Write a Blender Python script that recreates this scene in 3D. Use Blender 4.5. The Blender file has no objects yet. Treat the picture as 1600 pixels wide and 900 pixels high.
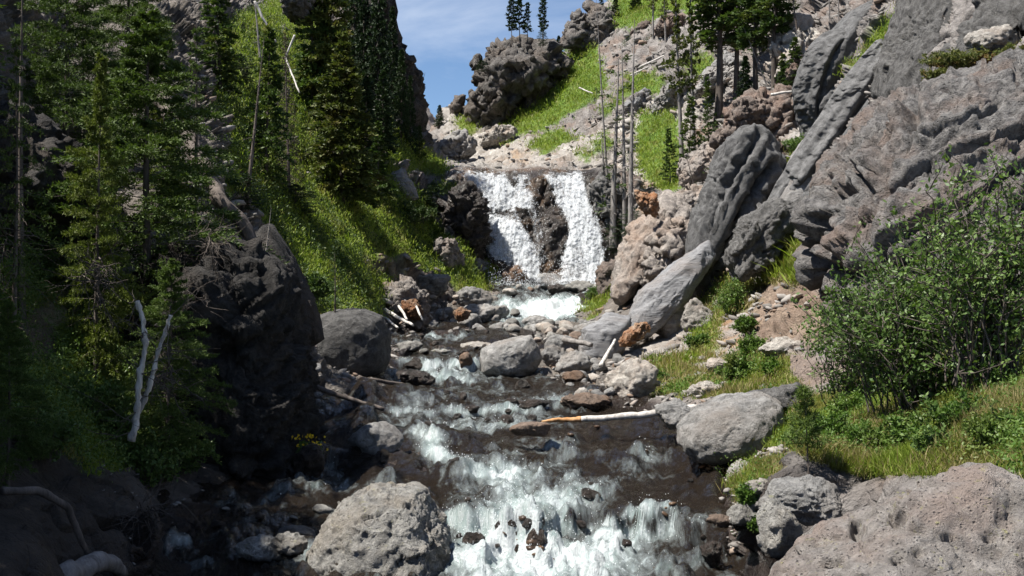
import bpy, bmesh, math, random
import numpy as np
from mathutils import Vector, Matrix
from mathutils.bvhtree import BVHTree
R = math.radians
SC = bpy.context.scene
COL = SC.collection
F = 1716.0      # focal length in photo pixels (photo 1600 wide)
ZC = 5.0        # camera height

def at(px, py, Y):
    return Vector(((px - 800) / F * Y, Y, ZC + (450 - py) / F * Y))

# ---------- noise ----------
_rs = np.random.RandomState(7)
_perm = np.concatenate([_rs.permutation(256)] * 3).astype(np.int32)
_g = _rs.normal(size=(256, 3)); _g /= np.linalg.norm(_g, axis=1)[:, None]
_g = _g.astype(np.float32)
def perlin(P):
    P = np.asarray(P, dtype=np.float32)
    I = np.floor(P); f = P - I; I = I.astype(np.int32) & 255
    u = f * f * f * (f * (f * 6 - 15) + 10)
    r = 0
    for dx in (0, 1):
        wx = u[:, 0] if dx else 1 - u[:, 0]
        a = _perm[(I[:, 0] + dx) & 255]
        for dy in (0, 1):
            wy = u[:, 1] if dy else 1 - u[:, 1]
            b = _perm[a + ((I[:, 1] + dy) & 255)]
            for dz in (0, 1):
                wz = u[:, 2] if dz else 1 - u[:, 2]
                h = _perm[b + ((I[:, 2] + dz) & 255)]
                g = _g[h]
                r = r + wx * wy * wz * (g[:, 0] * (f[:, 0] - dx) + g[:, 1] * (f[:, 1] - dy) + g[:, 2] * (f[:, 2] - dz))
    return r * 1.6
def fbm(P, o=4, gain=.5, lac=2.03):
    P = np.asarray(P, dtype=np.float32); a = 1; s = 0
    for i in range(o):
        s = s + a * perlin(P + i * 17.3); a *= gain; P = P * lac
    return s
def ridged(P, o=4, gain=.5, lac=2.1):
    P = np.asarray(P, dtype=np.float32); a = 1; s = 0
    for i in range(o):
        s = s + a * (1 - 2 * np.abs(perlin(P + i * 11.7))); a *= gain; P = P * lac
    return s / 2
def worley(P, seed=0):
    P = np.asarray(P, dtype=np.float32); I = np.floor(P).astype(np.int32); f = P - I
    f1 = np.full(len(P), 9., dtype=np.float32); f2 = f1.copy(); cid = np.zeros(len(P), dtype=np.int32); tl = np.zeros(len(P), dtype=np.float32)
    for dx in (-1, 0, 1):
        for dy in (-1, 0, 1):
            for dz in (-1, 0, 1):
                h = _perm[_perm[_perm[(I[:, 0] + dx + seed) & 255] + ((I[:, 1] + dy) & 255)] + ((I[:, 2] + dz) & 255)]
                g = _g[h] * .45 + .5
                ex, ey, ez = g[:, 0] + dx - f[:, 0], g[:, 1] + dy - f[:, 1], g[:, 2] + dz - f[:, 2]
                d = ex ** 2 + ey ** 2 + ez ** 2; t = _g[(h + 91) & 255]
                c = d < f1; tl = np.where(c, ex * t[:, 0] + ey * t[:, 1] + ez * t[:, 2], tl); f2 = np.where(c, f1, np.minimum(f2, d)); cid = np.where(c, h, cid); f1 = np.where(c, d, f1)
    return tl, np.sqrt(f2) - np.sqrt(f1), cid / 255.
def sstep(a, b, x):
    t = np.clip((x - a) / (b - a), 0, 1); return t * t * (3 - 2 * t)

# ---------- meshes ----------
def mesh_np(name, V, Fc, mat=None, parent=None, smooth=True, cols=None, vals=None):
    V = np.asarray(V, dtype=np.float32); Fc = np.asarray(Fc, dtype=np.int32)
    me = bpy.data.meshes.new(name)
    n, k = Fc.shape
    me.vertices.add(len(V)); me.vertices.foreach_set('co', V.ravel())
    me.loops.add(n * k); me.loops.foreach_set('vertex_index', Fc.ravel())
    me.polygons.add(n); me.polygons.foreach_set('loop_start', np.arange(0, n * k, k, dtype=np.int32))
    me.update(calc_edges=True); me.validate()
    if smooth: me.polygons.foreach_set('use_smooth', np.ones(len(me.polygons), dtype=bool))
    if cols is not None:
        for nm, c in cols.items():
            at_ = me.attributes.new(nm, 'FLOAT_COLOR', 'POINT')
            cc = np.ones((len(V), 4), dtype=np.float32); cc[:, :3] = c
            at_.data.foreach_set('color', cc.ravel())
    if vals is not None:
        for nm, c in vals.items():
            at_ = me.attributes.new(nm, 'FLOAT', 'POINT')
            at_.data.foreach_set('value', np.asarray(c, dtype=np.float32).ravel())
    if mat: me.materials.append(mat)
    o = bpy.data.objects.new(name, me); COL.objects.link(o)
    if parent is not None: o.parent = parent
    return o
def grid_faces(nr, nc):
    i = np.arange(nr * nc).reshape(nr, nc)
    return np.stack([i[:-1, :-1], i[:-1, 1:], i[1:, 1:], i[1:, :-1]], -1).reshape(-1, 4)
def tag(o, label=None, cat=None, group=None, kind=None):
    if label: o['label'] = label
    if cat: o['category'] = cat
    if group: o['group'] = group
    if kind: o['kind'] = kind
    return o
def empty(name, loc):
    o = bpy.data.objects.new(name, None); o.location = loc; COL.objects.link(o); o.empty_display_size = .3
    return o
def copy_tree(o, parent=None):
    c = o.copy(); COL.objects.link(c); c.parent = parent
    for ch in o.children: copy_tree(ch, c)
    return c

# ---------- node helpers ----------
class NT:
    def __init__(s, name):
        s.m = bpy.data.materials.new(name); s.m.use_nodes = True
        s.t = s.m.node_tree; s.t.nodes.clear()
        s.out = s.t.nodes.new('ShaderNodeOutputMaterial')
    def n(s, ty, **kw):
        nd = s.t.nodes.new('ShaderNode' + ty)
        for k, v in kw.items(): setattr(nd, k, v)
        return nd
    def set(s, sock, v):
        if isinstance(v, bpy.types.NodeSocket): s.t.links.new(v, sock)
        elif isinstance(v, (tuple, list)) and len(v) == 3 and sock.type == 'RGBA': sock.default_value = (*v, 1)
        else: sock.default_value = v
    def noise(s, vec, scale, detail=4, rough=.55, dist=0):
        nd = s.n('TexNoise'); s.set(nd.inputs['Vector'], vec); s.set(nd.inputs['Scale'], scale)
        nd.inputs['Detail'].default_value = detail; nd.inputs['Roughness'].default_value = rough
        nd.inputs['Distortion'].default_value = dist
        return nd.outputs[0]
    def voro(s, vec, scale, feature='F1', out='Distance'):
        nd = s.n('TexVoronoi', feature=feature); s.set(nd.inputs['Vector'], vec); nd.inputs['Scale'].default_value = scale
        return nd.outputs[out]
    def ramp(s, fac, a, b, c0=0., c1=1.):
        nd = s.n('MapRange'); s.set(nd.inputs[0], fac)
        for i, v in enumerate((a, b, c0, c1)): s.set(nd.inputs[i + 1], v)
        return nd.outputs[0]
    def mix(s, fac, a, b, mode='MIX'):
        nd = s.n('Mix', data_type='RGBA', blend_type=mode)
        s.set(nd.inputs[0], fac); s.set(nd.inputs[6], a); s.set(nd.inputs[7], b); return nd.outputs[2]
    def math(s, op, a, b=0.):
        nd = s.n('Math', operation=op); s.set(nd.inputs[0], a); s.set(nd.inputs[1], b); return nd.outputs[0]
    def attr(s, nm, out='Color'):
        nd = s.n('Attribute'); nd.attribute_name = nm; return nd.outputs[out]
    def map(s, vec, scale=(1, 1, 1), rot=(0, 0, 0)):
        nd = s.n('Mapping'); s.set(nd.inputs[0], vec); nd.inputs['Scale'].default_value = scale
        nd.inputs['Rotation'].default_value = rot; return nd.outputs[0]
    def vadd(s, a, b):
        nd = s.n('VectorMath', operation='ADD'); s.set(nd.inputs[0], a); s.set(nd.inputs[1], b); return nd.outputs[0]
    def bump(s, h, dist, strength=1., normal=None):
        nd = s.n('Bump'); s.set(nd.inputs['Height'], h); nd.inputs['Distance'].default_value = dist
        nd.inputs['Strength'].default_value = strength
        if normal is not None: s.set(nd.inputs['Normal'], normal)
        return nd.outputs[0]
    def bsdf(s, col, rough=.85, normal=None, spec=.3, **kw):
        nd = s.n('BsdfPrincipled'); s.set(nd.inputs['Base Color'], col); s.set(nd.inputs['Roughness'], rough)
        s.set(nd.inputs['Specular IOR Level'], spec)
        if normal is not None: s.set(nd.inputs['Normal'], normal)
        for k, v in kw.items(): s.set(nd.inputs[k], v)
        return nd.outputs[0]
    def done(s, sh):
        s.t.links.new(sh, s.out.inputs[0]); return s.m

# ---------- land form: height described over (bearing, log distance) ----------
def tps_fit(pts):
    P = np.array([(p[0] / 300., math.log(p[1]) * 3.) for p in pts]); v = np.array([p[2] for p in pts], dtype=float)
    n = len(P); d = np.linalg.norm(P[:, None] - P[None], axis=2)
    K = np.where(d > 0, d * d * np.log(d + 1e-9), 0) + np.eye(n) * 2e-4
    A = np.zeros((n + 3, n + 3)); A[:n, :n] = K; Q = np.c_[np.ones(n), P]; A[:n, n:] = Q; A[n:, :n] = Q.T
    w = np.linalg.solve(A, np.r_[v, 0, 0, 0]); return P, w
def tps_eval(model, px, Y):
    P, w = model; px = np.ravel(px); q = np.c_[px / 300., np.log(np.ravel(Y)) * 3.]; out = np.empty(len(q)); n = len(P)
    for s in range(0, len(q), 40000):
        qq = q[s:s + 40000]
        d2 = (qq[:, None, 0] - P[None, :, 0]) ** 2 + (qq[:, None, 1] - P[None, :, 1]) ** 2
        out[s:s + 40000] = (.5 * d2 * np.log(d2 + 1e-12)) @ w[:n] + w[n] + qq @ w[n + 1:]
    return out
def zp(Y, z): return 450 - z / Y * F    # height relative to camera -> image row
# water: Y, z (relative to camera), left px, right px
WROWS = [(5, -4.3, -500, 1700), (8, -4.0, -60, 1400), (11, -3.8, 120, 1260), (13.3, -3.66, 190, 1165), (14.7, -3.58, 235, 1160), (16.2, -3.2, 300, 1145),
         (18.5, -3.15, 400, 1130), (20.5, -3.06, 455, 1105), (24, -3.02, 480, 1065), (28, -2.80, 520, 965), (32, -2.79, 590, 885),
         (35, -2.78, 600, 800), (37.4, -2.40, 612, 770), (44, -2.32, 610, 820), (50, -2.15, 615, 850), (57, -1.95, 640, 870),
         (60, -1.80, 755, 890), (63, -1.1, 780, 915), (66, -.42, 790, 935), (69, .1, 765, 942)]
WP = []
for Y, z, l, r in WROWS:
    WP += [(l, Y, zp(Y, z)), ((l + r) / 2, Y, zp(Y, z)), (r, Y, zp(Y, z))]
DROPS = [ # (px list, Y of the edge, height, half width, px range)
 ([600, 700, 790, 840, 900, 1000, 1080, 1150], [16.2, 16.0, 15.2, 14.9, 15.9, 15.6, 15.1, 14.8], .34, .16, 560, 1200),
 ([560, 640, 700, 760, 850, 950, 1050], [21.8, 21.2, 20.2, 19.4, 19.8, 19.6, 19.2], .14, .22, 560, 1040),
 ([480, 540, 560], [20.6, 20.4, 20.4], .30, .12, 440, 585),
 ([580, 700, 800, 900], [25.2, 26.0, 26.6, 27.4], .20, .18, 560, 930),
 ([600, 700, 800], [36.2, 36.5, 36.3], .44, .14, 560, 820),
 ([600, 800], [45.5, 46.5], .14, .3, 560, 860), ([600, 850], [52.5, 51.5], .12, .3, 560, 900)]
def wsteps(px, Y):
    px = np.asarray(px, float); Y = np.asarray(Y, float); z = np.zeros(px.shape); s = z.copy()
    for xs, ys, h, w, a, b in DROPS:
        e = np.interp(px, xs, ys) + .18 * np.sin(px * .11 + Y * 0) + .12 * np.sin(px * .043 + 1); m = sstep(a - 25, a + 25, px) * sstep(b + 25, b - 25, px)
        z = z + h * m * sstep(e - w, e + w, Y); s = np.maximum(s, m * min(1, h / .25) * np.exp(-((Y - e) / (w * 1.5)) ** 2))
    return z, s
# ledges in the lower stream, (px, Y, z)
WP += [(760, 19.3, zp(19.3, -3.1)), (640, 21.5, zp(21.5, -3.03)), (600, 17.6, zp(17.6, -3.3)), (520, 17, zp(17, -3.38)), (420, 16.5, zp(16.5, -3.4)), (340, 15, zp(15, -3.5)),
       (980, 16.4, zp(16.4, -3.17)), (980, 14.4, zp(14.4, -3.6)), (880, 14.2, zp(14.2, -3.6)), (900, 16.6, zp(16.6, -3.17))]
WM = tps_fit([(a, b, c + wsteps(a, b)[0] / b * F) for a, b, c in WP])
def water_z(px, Y): return (450 - tps_eval(WM, px, Y)) / F * np.ravel(Y) + wsteps(np.ravel(px), np.ravel(Y))[0]
# cliff face behind the falls (px, Y, py)
FALL = []
for px in (690, 740, 800, 860, 920, 970):
    FALL += [(px, 70.3, 420), (px, 71.2, 370), (px, 72.0, 335), (px, 73.4, 322), (px, 74.6, 280), (px, 76.2, 267), (px, 84, 263)]
LP = [p for p in WP if p[1] > 7] + FALL
def add(px, *ys):
    for Y, py in ys: LP.append((px, Y, py))
add(2600, (4, 1200), (8, 600), (12, 350), (18, -50), (30, -500), (60, -800), (200, -500))
add(2000, (4, 1180), (8, 760), (12, 560), (16, 440), (20, 250), (26, -50), (40, -350), (70, -550), (200, -300))
add(1600, (3.3, 1300), (5, 1060), (7, 860), (8.5, 760), (10, 675), (12, 605), (16, 548), (19.5, 500), (21, 380), (23, 260), (26, 120), (28, 50), (34, -105), (50, -300), (80, -500), (200, -200))
add(1400, (3.3, 1300), (6, 1060), (8, 900), (10, 790), (13, 690), (18, 600), (23, 525), (25.5, 430), (29, 330), (33, 220), (39, 110), (48, -40), (70, -250), (200, -100))
add(1250, (8, 900), (12, 775), (16, 700), (20, 632), (25, 560), (30, 500), (35, 440), (40, 370), (46, 285), (52, 200), (60, 110), (75, 0), (100, -130), (200, 0))
add(1180, (13, 810), (16, 745), (20, 690), (24, 635), (30, 560), (36, 480), (44, 390), (54, 270), (62, 190), (80, 60), (110, -80), (200, 50))
add(1100, (24, 650), (28, 605), (34, 558), (40, 510), (46, 458), (52, 405), (60, 335), (70, 255), (80, 175), (95, 75), (115, -30), (200, 60))
add(1000, (32, 600), (36, 572), (44, 538), (52, 498), (58, 448), (64, 398), (70, 345), (78, 287), (88, 215), (100, 125), (115, 30), (122, 5), (150, 60), (200, 120))
add(930, (66, 462), (70, 425), (88, 225), (100, 165), (115, 85), (124, 18), (135, 20), (160, 100), (200, 200))
add(985, (74, 318), (80, 275))
add(850, (92, 240), (105, 190), (118, 120), (128, 90), (150, 160), (200, 250))
add(900, (92, 232), (110, 130), (122, 72), (130, 70), (150, 110))
add(770, (92, 262), (100, 240), (112, 200), (122, 165), (150, 230), (200, 280))
add(700, (84, 260), (92, 252), (105, 230), (119, 176), (135, 210), (200, 260))
add(676, (84, 257), (100, 240), (120, 215), (140, 225), (200, 255))
add(700, (60, 495), (64, 442), (67, 385), (70, 345), (74, 285), (77, 258))
add(640, (55, 509), (57.5, 468), (61, 420), (65, 370), (69, 312), (73, 262), (77, 228), (82, 205), (90, 200), (105, 205), (140, 230), (200, 220))
add(560, (38, 545), (43, 498), (47, 455), (52, 405), (58, 345), (64, 287), (70, 225), (76, 150), (84, 60), (100, -40), (150, 0), (200, 100))
add(500, (34, 545), (38, 490), (42, 440), (48, 378), (55, 308), (62, 238), (70, 148), (80, 40), (95, -80), (200, -30))
add(420, (22, 600), (28, 520), (33, 468), (38, 395), (44, 318), (52, 240), (60, 150), (70, 60), (80, -10), (100, -50), (200, 100))
add(450, (19, 720), (22, 650))
add(300, (13.6, 855), (15.5, 800), (17.5, 735), (20, 610), (22, 500), (25, 370), (32, 245), (40, 130), (50, 40), (70, -30), (110, -20), (200, 100))
add(200, (12, 905), (14, 830), (17, 690), (20, 540))
add(100, (9, 1010), (11, 925), (13, 795), (15, 660), (18, 520), (21, 420), (25, 300), (30, 180), (36, 80), (42, 10), (55, -20), (70, 0), (200, 120))
add(0, (8, 1000), (10, 905), (12, 780), (14, 640), (17, 480), (20, 320), (25, 140), (29, 0), (34, -70), (45, -80), (70, -60), (200, 100))
add(-160, (8, 900), (12, 620), (15, 380), (18, 60), (20.5, -160), (24, -280), (32, -250), (60, -150), (200, 50))
add(-400, (5, 1000), (8, 700), (11, 350), (14, -50), (17, -450), (24, -500), (35, -350), (60, -200), (200, 0))
add(-1000, (4, 1000), (8, 400), (12, -150), (20, -500), (60, -250), (200, -50))
add(800, (3, 1500), (5, 1500), )
add(200, (3, 1600), (5, 1500), (7.5, 1200)); add(1200, (3.2, 1350), (5, 1150), (8, 950)); add(-400, (3, 1300))
LM = tps_fit(LP)
WR = np.array(WROWS)
def water_side(px, Y):
    """signed metres from the water's edge, positive inside"""
    l = np.interp(Y, WR[:, 0], WR[:, 2]); r = np.interp(Y, WR[:, 0], WR[:, 3])
    d = np.minimum(px - l, r - px) / F * Y
    d = np.where(Y > 69.5, -5, d)
    return d
def bed_bump(x, Y):
    sc = np.clip(Y / 18., .8, 1.8)
    q = np.c_[18 * x / Y, 13.5 * np.log(Y), x * 0 + .37]
    return sstep(.12, .75, fbm(q * 1.15 + 33, 3)) * .58 * sc ** .4
def poly_sd(poly, x, y):
    """signed distance (positive inside) to a polygon"""
    p = np.array(poly, dtype=float); n = len(p); best = np.full(x.shape, 1e9); ins = np.zeros(x.shape, bool)
    for i in range(n):
        a, b = p[i], p[(i + 1) % n]; e = b - a
        t = np.clip(((x - a[0]) * e[0] + (y - a[1]) * e[1]) / (e @ e + 1e-9), 0, 1)
        best = np.minimum(best, (x - a[0] - t * e[0]) ** 2 + (y - a[1] - t * e[1]) ** 2)
        c = ((a[1] > y) != (b[1] > y)) & (x < (b[0] - a[0]) * (y - a[1]) / (b[1] - a[1] + 1e-12) + a[0])
        ins ^= c
    d = np.sqrt(best); return np.where(ins, d, -d)
# ---------- regions of ground cover ----------
GRASS = [
 ([(400,285),(470,285),(560,300),(600,262),(650,300),(705,360),(765,412),(778,440),(740,466),(690,445),(640,428),(600,440),(590,470),(590,492),(500,505),(450,440),(405,350)], 33, 74, 1.),
 ([(330,40),(420,0),(520,-40),(560,200),(600,285),(480,310),(400,300),(360,220),(330,140)], 40, 80, .75),
 ([(590,180),(640,222),(702,262),(690,278),(640,262),(600,240)], 60, 84, 1.),
 ([(680,275),(705,262),(712,290),(700,330),(670,300)], 60, 84, .6),
 ([(893,62),(922,58),(940,105),(950,135),(905,168),(850,197),(790,222),(785,205),(830,160),(868,128),(893,100)], 85, 135, 1.3),
 ([(712,182),(752,176),(757,196),(722,218)], 85, 135, 1.1),
 ([(998,178),(1056,176),(1064,215),(1050,262),(1000,262)], 60, 105, 1.4),
 ([(1012,268),(1062,262),(1056,298),(1018,294)], 60, 105, 1.2),
 ([(955,-10),(1110,-20),(1085,22),(1040,28),(1000,48),(955,40)], 90, 135, 1.2),
 ([(820,226),(872,204),(905,212),(850,242)], 84, 130, .85), ([(900,240),(950,208),(965,224),(915,256)], 80, 130, .8), ([(1068,95),(1112,80),(1122,112),(1078,125)], 75, 120, .8), ([(930,170),(985,128),(1000,140),(950,190)], 84, 130, .7),
 ([(980,118),(1042,112),(1036,148),(1000,152)], 75, 120, 1.),
 ([(905,487),(945,450),(1010,412),(1018,436),(960,468),(915,497)], 40, 75, 1.3),
 ([(1180,335),(1228,236),(1270,222),(1245,275),(1200,335)], 40, 75, 1.),
 ([(1325,115),(1420,5),(1445,-10),(1432,35),(1362,108)], 35, 60, 1.3),
 ([(1203,445),(1213,390),(1245,348),(1308,316),(1304,380),(1290,445),(1240,455)], 28, 50, 1.6),
 ([(1080,490),(1130,425),(1190,440),(1185,510),(1140,540),(1090,560)], 24, 50, .7),
 ([(1000,625),(1010,560),(1070,555),(1120,545),(1180,540),(1240,560),(1240,640),(1120,625)], 20, 50, .62),
 ([(1180,700),(1240,640),(1330,600),(1600,520),(2100,400),(2100,900),(1600,735),(1540,730),(1450,745),(1400,735),(1290,725),(1230,700)], 8, 24, 1.1),
 ([(1150,735),(1210,715),(1230,740),(1190,800),(1160,790)], 8, 24, .9),
 ([(60,430),(200,430),(330,450),(330,560),(250,700),(160,760),(60,700),(0,640),(-400,500),(-400,200)], 9, 26, .75),
 ([(330,30),(420,40),(440,200),(420,330),(350,300)], 30, 70, .75),
]
DIRT = [
 ([(1150,500),(1175,455),(1225,432),(1300,440),(1310,500),(1290,540),(1200,545)], 20, 50),
 ([(30,500),(130,440),(150,470),(60,560),(20,560)], 9, 30),
 ([(560,400),(620,405),(690,430),(640,440),(570,430)], 33, 74), 
 ([(700,350),(760,360),(780,420),(740,400)], 33, 74),
]
ORANGE = [([(968,505),(1045,498),(1010,530),(968,548)], 30, 60), ([(1000,288),(1028,288),(1028,338),(1002,338)], 58, 90),
 ([(605,450),(665,455),(672,505),(625,500)], 45, 64), ([(700,480),(745,490),(745,512),(705,505)], 45, 64), ([(800,240),(830,240),(825,262),(790,262)], 84, 110),
 ([(1095,210),(1115,205),(1112,235),(1095,232)], 60, 90), ([(1130,500),(1190,480),(1150,560),(1120,560)], 22, 50)]
PALE = [([(700,265),(700,180),(760,195),(850,220),(900,225),(1000,150),(1100,130),(1140,220),(1060,300),(960,300),(900,262)], 77, 130, .75),
 ([(1220,60),(1330,180),(1180,340),(1200,200),(1200,60)], 50, 90, .4),
 ([(680,160),(760,170),(800,262),(700,262)], 80, 130, .6), ([(700,330),(770,380),(790,440),(720,440)], 55, 75, .6),
 ([(960,440),(1080,330),(1060,310),(1000,350),(940,430)], 40, 80, .6), ([(960,600),(1240,560),(1280,520),(1150,470),(1000,540)], 22, 50, .55)]

def build_land():
    cols = np.concatenate([np.linspace(-1300, -60, 70), np.linspace(-56, 1656, 640), np.linspace(1662, 2500, 50)])
    nr, nc = 880, len(cols)
    Ys = np.exp(np.linspace(math.log(2.6), math.log(220), 460))
    U = np.repeat(cols[::4][:, None], len(Ys), 1); YY = np.repeat(Ys[None], U.shape[0], 0)
    py = tps_eval(LM, U, YY).reshape(U.shape)
    w = np.abs(np.diff(py, axis=1)) * ((py[:, 1:] < 960) & (py[:, 1:] > -80)) + np.abs(np.diff(py, axis=1)) * .12 + 1.2
    ker = np.hanning(31); ker /= ker.sum()
    w = np.apply_along_axis(lambda c: np.convolve(np.pad(c, 15, 'edge'), ker, 'valid'), 0, w)
    w = np.apply_along_axis(lambda c: np.convolve(np.pad(c, 4, 'edge'), np.ones(9) / 9, 'valid'), 1, w)
    cum = np.cumsum(np.c_[np.zeros(len(w)), w], 1); cum /= cum[:, -1:]
    q = np.linspace(0, 1, nr)
    Yq = np.array([np.interp(q, cum[i], Ys) for i in range(len(cum))])       # coarse cols x nr
    ci = np.arange(nc) / 4.
    Yg = np.array([np.interp(ci, np.arange(len(cum)), Yq[:, j]) for j in range(nr)])   # nr x nc
    PX = np.repeat(cols[None], nr, 0)
    px, Y = PX.ravel(), Yg.ravel()
    py = tps_eval(LM, px, Y)
    x = (px - 800) / F * Y; z = (450 - py) / F * Y
    z = np.clip(z, -6, 75)
    # stream bed under the water sheet
    wz = water_z(px, Y)
    wd = water_side(px, Y) + .35 * fbm(np.c_[x, Y, Y * 0] * .9, 2)
    k = sstep(-.1, .9, wd)
    z = z * (1 - k) + (wz - .44 + bed_bump(x, Y)) * k
    P = np.c_[x, Y, z + ZC]
    # base layers
    g = np.zeros(len(px)); wob = 9 * fbm(P * (14 / Y[:, None]) , 3) + 9 * fbm(P * 1.2, 2)
    def region(poly, y0, y1, feather=10, wb=1.):
        m = (Y > y0) & (Y < y1) & (px > min(p[0] for p in poly) - 40) & (px < max(p[0] for p in poly) + 40)
        out = np.zeros(len(px)); out[m] = sstep(-feather, feather, poly_sd(poly, px[m], py[m]) + wb * wob[m]); return out
    for poly, a, b, s in GRASS: g = np.maximum(g, region(poly, a, b, 9) * s)
    n1 = fbm(P * .55 + 5, 4); n2 = fbm(P * 2.1 + 9, 3)
    g = sstep(.35, .75, g * (1 + .1 * n1) + .28 * n1 + .12 * n2) * (1 - k)
    dirt = np.zeros(len(px)); orange = dirt.copy(); pale = dirt.copy()
    for poly, a, b in DIRT: dirt = np.maximum(dirt, region(poly, a, b, 12))
    for poly, a, b in ORANGE: orange = np.maximum(orange, region(poly, a, b, 10, .7))
    for poly, a, b, s in PALE: pale = np.maximum(pale, region(poly, a, b, 18) * s)
    g *= 1 - .7 * dirt; g *= 1 - orange
    # 3-D rock relief along the normal
    G = P.reshape(nr, nc, 3)
    def normals(G):
        du = np.gradient(G, axis=1); dv = np.gradient(G, axis=0); N = np.cross(du, dv); N /= np.linalg.norm(N, axis=2)[:, :, None] + 1e-9; return N
    N = normals(G).reshape(-1, 3)
    right = sstep(0, 1, (px - 930) / 120.) 
    dr = np.array([-.70, -.12, -.70]); dr /= np.linalg.norm(dr)                   # slabs dip towards the stream
    Ps = P - (P @ dr)[:, None] * dr * .5
    rock = (1 - g) * (1 - .8 * k)
    A = np.clip(Y * .016, .12, 1.0)
    fs = (20 / np.clip(Y, 14, 60))                                                # relief grows coarser up the valley
    fsv = np.sqrt(fs)
    warp = fbm(P * .16, 3)
    q = P[:, 1] * .16 - (P[:, 0] - P[:, 2]) * .10 + 1.1 * warp
    saw = lambda v: (lambda f: f / .86 * (f < .86) + (1 - (f - .86) / .14) * (f >= .86))(v - np.floor(v))
    w1, w2, cid = worley(Ps * np.where(px > 930, .30, .5)[:, None] + .45 * fbm(P * .8, 2)[:, None], 3)
    u1, u2, uid = worley((P * .5 + Ps * .5) * 1.25 + .35 * n2[:, None], 9)
    edge = sstep(0, .16, w2); edge2 = sstep(0, .14, u2)
    r1 = fbm(Ps * .3, 3); r2 = fbm(Ps * 1.2 + 3, 3); r3 = fbm(P * 3.1, 3)
    slab = saw(q) * 1.0 + .18 * saw(q * 2.3 + .6 * r1) - .6
    shape = np.where(px > 930, slab, .6 * fbm(P * .35, 3)) + (edge - 1) * .25 + (cid - .5) * .6 + w1 * np.where((px > 930) & (Y > 36), .35, 1.1) + ((edge2 - 1) * .10 + (uid - .5) * .22 + u1 * .45) * np.where((px > 930) & (Y > 40), .4, 1.) + .35 * r1 + .2 * r2 + .1 * r3
    disp = rock * A * .75 * shape + g * .10 * n2 * A + k * .06 * r3
    fz = sstep(67, 69, Y) * sstep(80, 77, Y) * sstep(690, 710, px) * sstep(975, 955, px); disp = disp * (1 - .62 * fz) + fz * .18 * A * (edge - 1)
    steep = 1 - np.abs(N[:, 2])
    disp *= .5 + .9 * sstep(.05, .4, steep)
    farm = sstep(140, 120, Y) * .7 + .3
    P = P + N * (disp * farm)[:, None]
    # albedo
    c = lambda *v: np.array(v)[None]
    m = lambda a, b, t: a * (1 - t[:, None]) + b * t[:, None]
    cr = ((1 - edge) * .35 + (1 - edge2) * .2) * rock
    t1 = np.clip(.5 + .7 * n1, 0, 1); t2 = np.clip(.4 + .6 * n2 + .35 * (cid - .5), 0, 1); t3 = np.clip(.5 + .6 * fbm(Ps * 1.7 + 31, 4), 0, 1)
    rockc = m(c(.155, .140, .132), c(.27, .25, .235), t2); rockc = m(rockc, c(.20, .145, .115), np.clip(t1 * 1.6 - .75, 0, .7))
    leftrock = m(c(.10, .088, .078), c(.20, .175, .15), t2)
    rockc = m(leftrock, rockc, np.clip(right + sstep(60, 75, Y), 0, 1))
    palec = m(c(.27, .235, .20), c(.46, .435, .40), t3); palec = m(palec, c(.20, .145, .105), np.clip(t1 * 1.9 - 1.15, 0, .6))
    streak = sstep(.35, .8, fbm(Ps * 1.1 + 77, 4)); palec = m(palec, c(.62, .59, .54), streak * .9)
    col = m(rockc, palec, np.clip(pale, 0, 1))
    dirtc = m(c(.17, .12, .09), c(.30, .23, .175), t2); col = m(col, dirtc, dirt)
    col = m(col, m(c(.26, .13, .05), c(.38, .28, .17), t2), orange * sstep(.35, .65, t3) * .8)
    gr = m(c(.07, .115, .014), c(.155, .215, .032), t2); gr = m(gr, c(.16, .15, .055), np.clip(t1 * 1.6 - .78, 0, .6))
    gr = m(gr, c(.075, .15, .022), sstep(55, 90, Y) * .5 * (px > 780))
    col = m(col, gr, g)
    shadem = sstep(300, 120, px) * sstep(18, 14, Y) * (1 - g); col = m(col, c(.035, .028, .022), shadem * .85)  # shade of the lower left bank painted into the ground colour
    wet = sstep(-.55, .1, wd) * (Y < 69.6)
    wetc = m(c(.016, .011, .009), c(.042, .029, .022), t2); col = m(col, wetc, np.clip(wet, 0, 1))
    fallm = sstep(68, 69.5, Y) * sstep(79, 77.5, Y) * sstep(700, 715, px) * sstep(965, 945, px) * sstep(258, 268, py)
    fw = c(.035, .028, .024); col = m(col, m(fw, c(.12, .07, .035), np.clip(t1 * 1.5 - .6, 0, 1)), fallm)
    global LANDINFO
    faces = grid_faces(nr, nc)
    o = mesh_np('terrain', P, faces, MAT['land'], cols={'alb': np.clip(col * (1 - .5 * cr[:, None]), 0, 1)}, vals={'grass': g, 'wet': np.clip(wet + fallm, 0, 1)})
    tag(o, kind='structure')
    LANDINFO = (P, px, py, Y, g, k, dirt)
    return o

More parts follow.
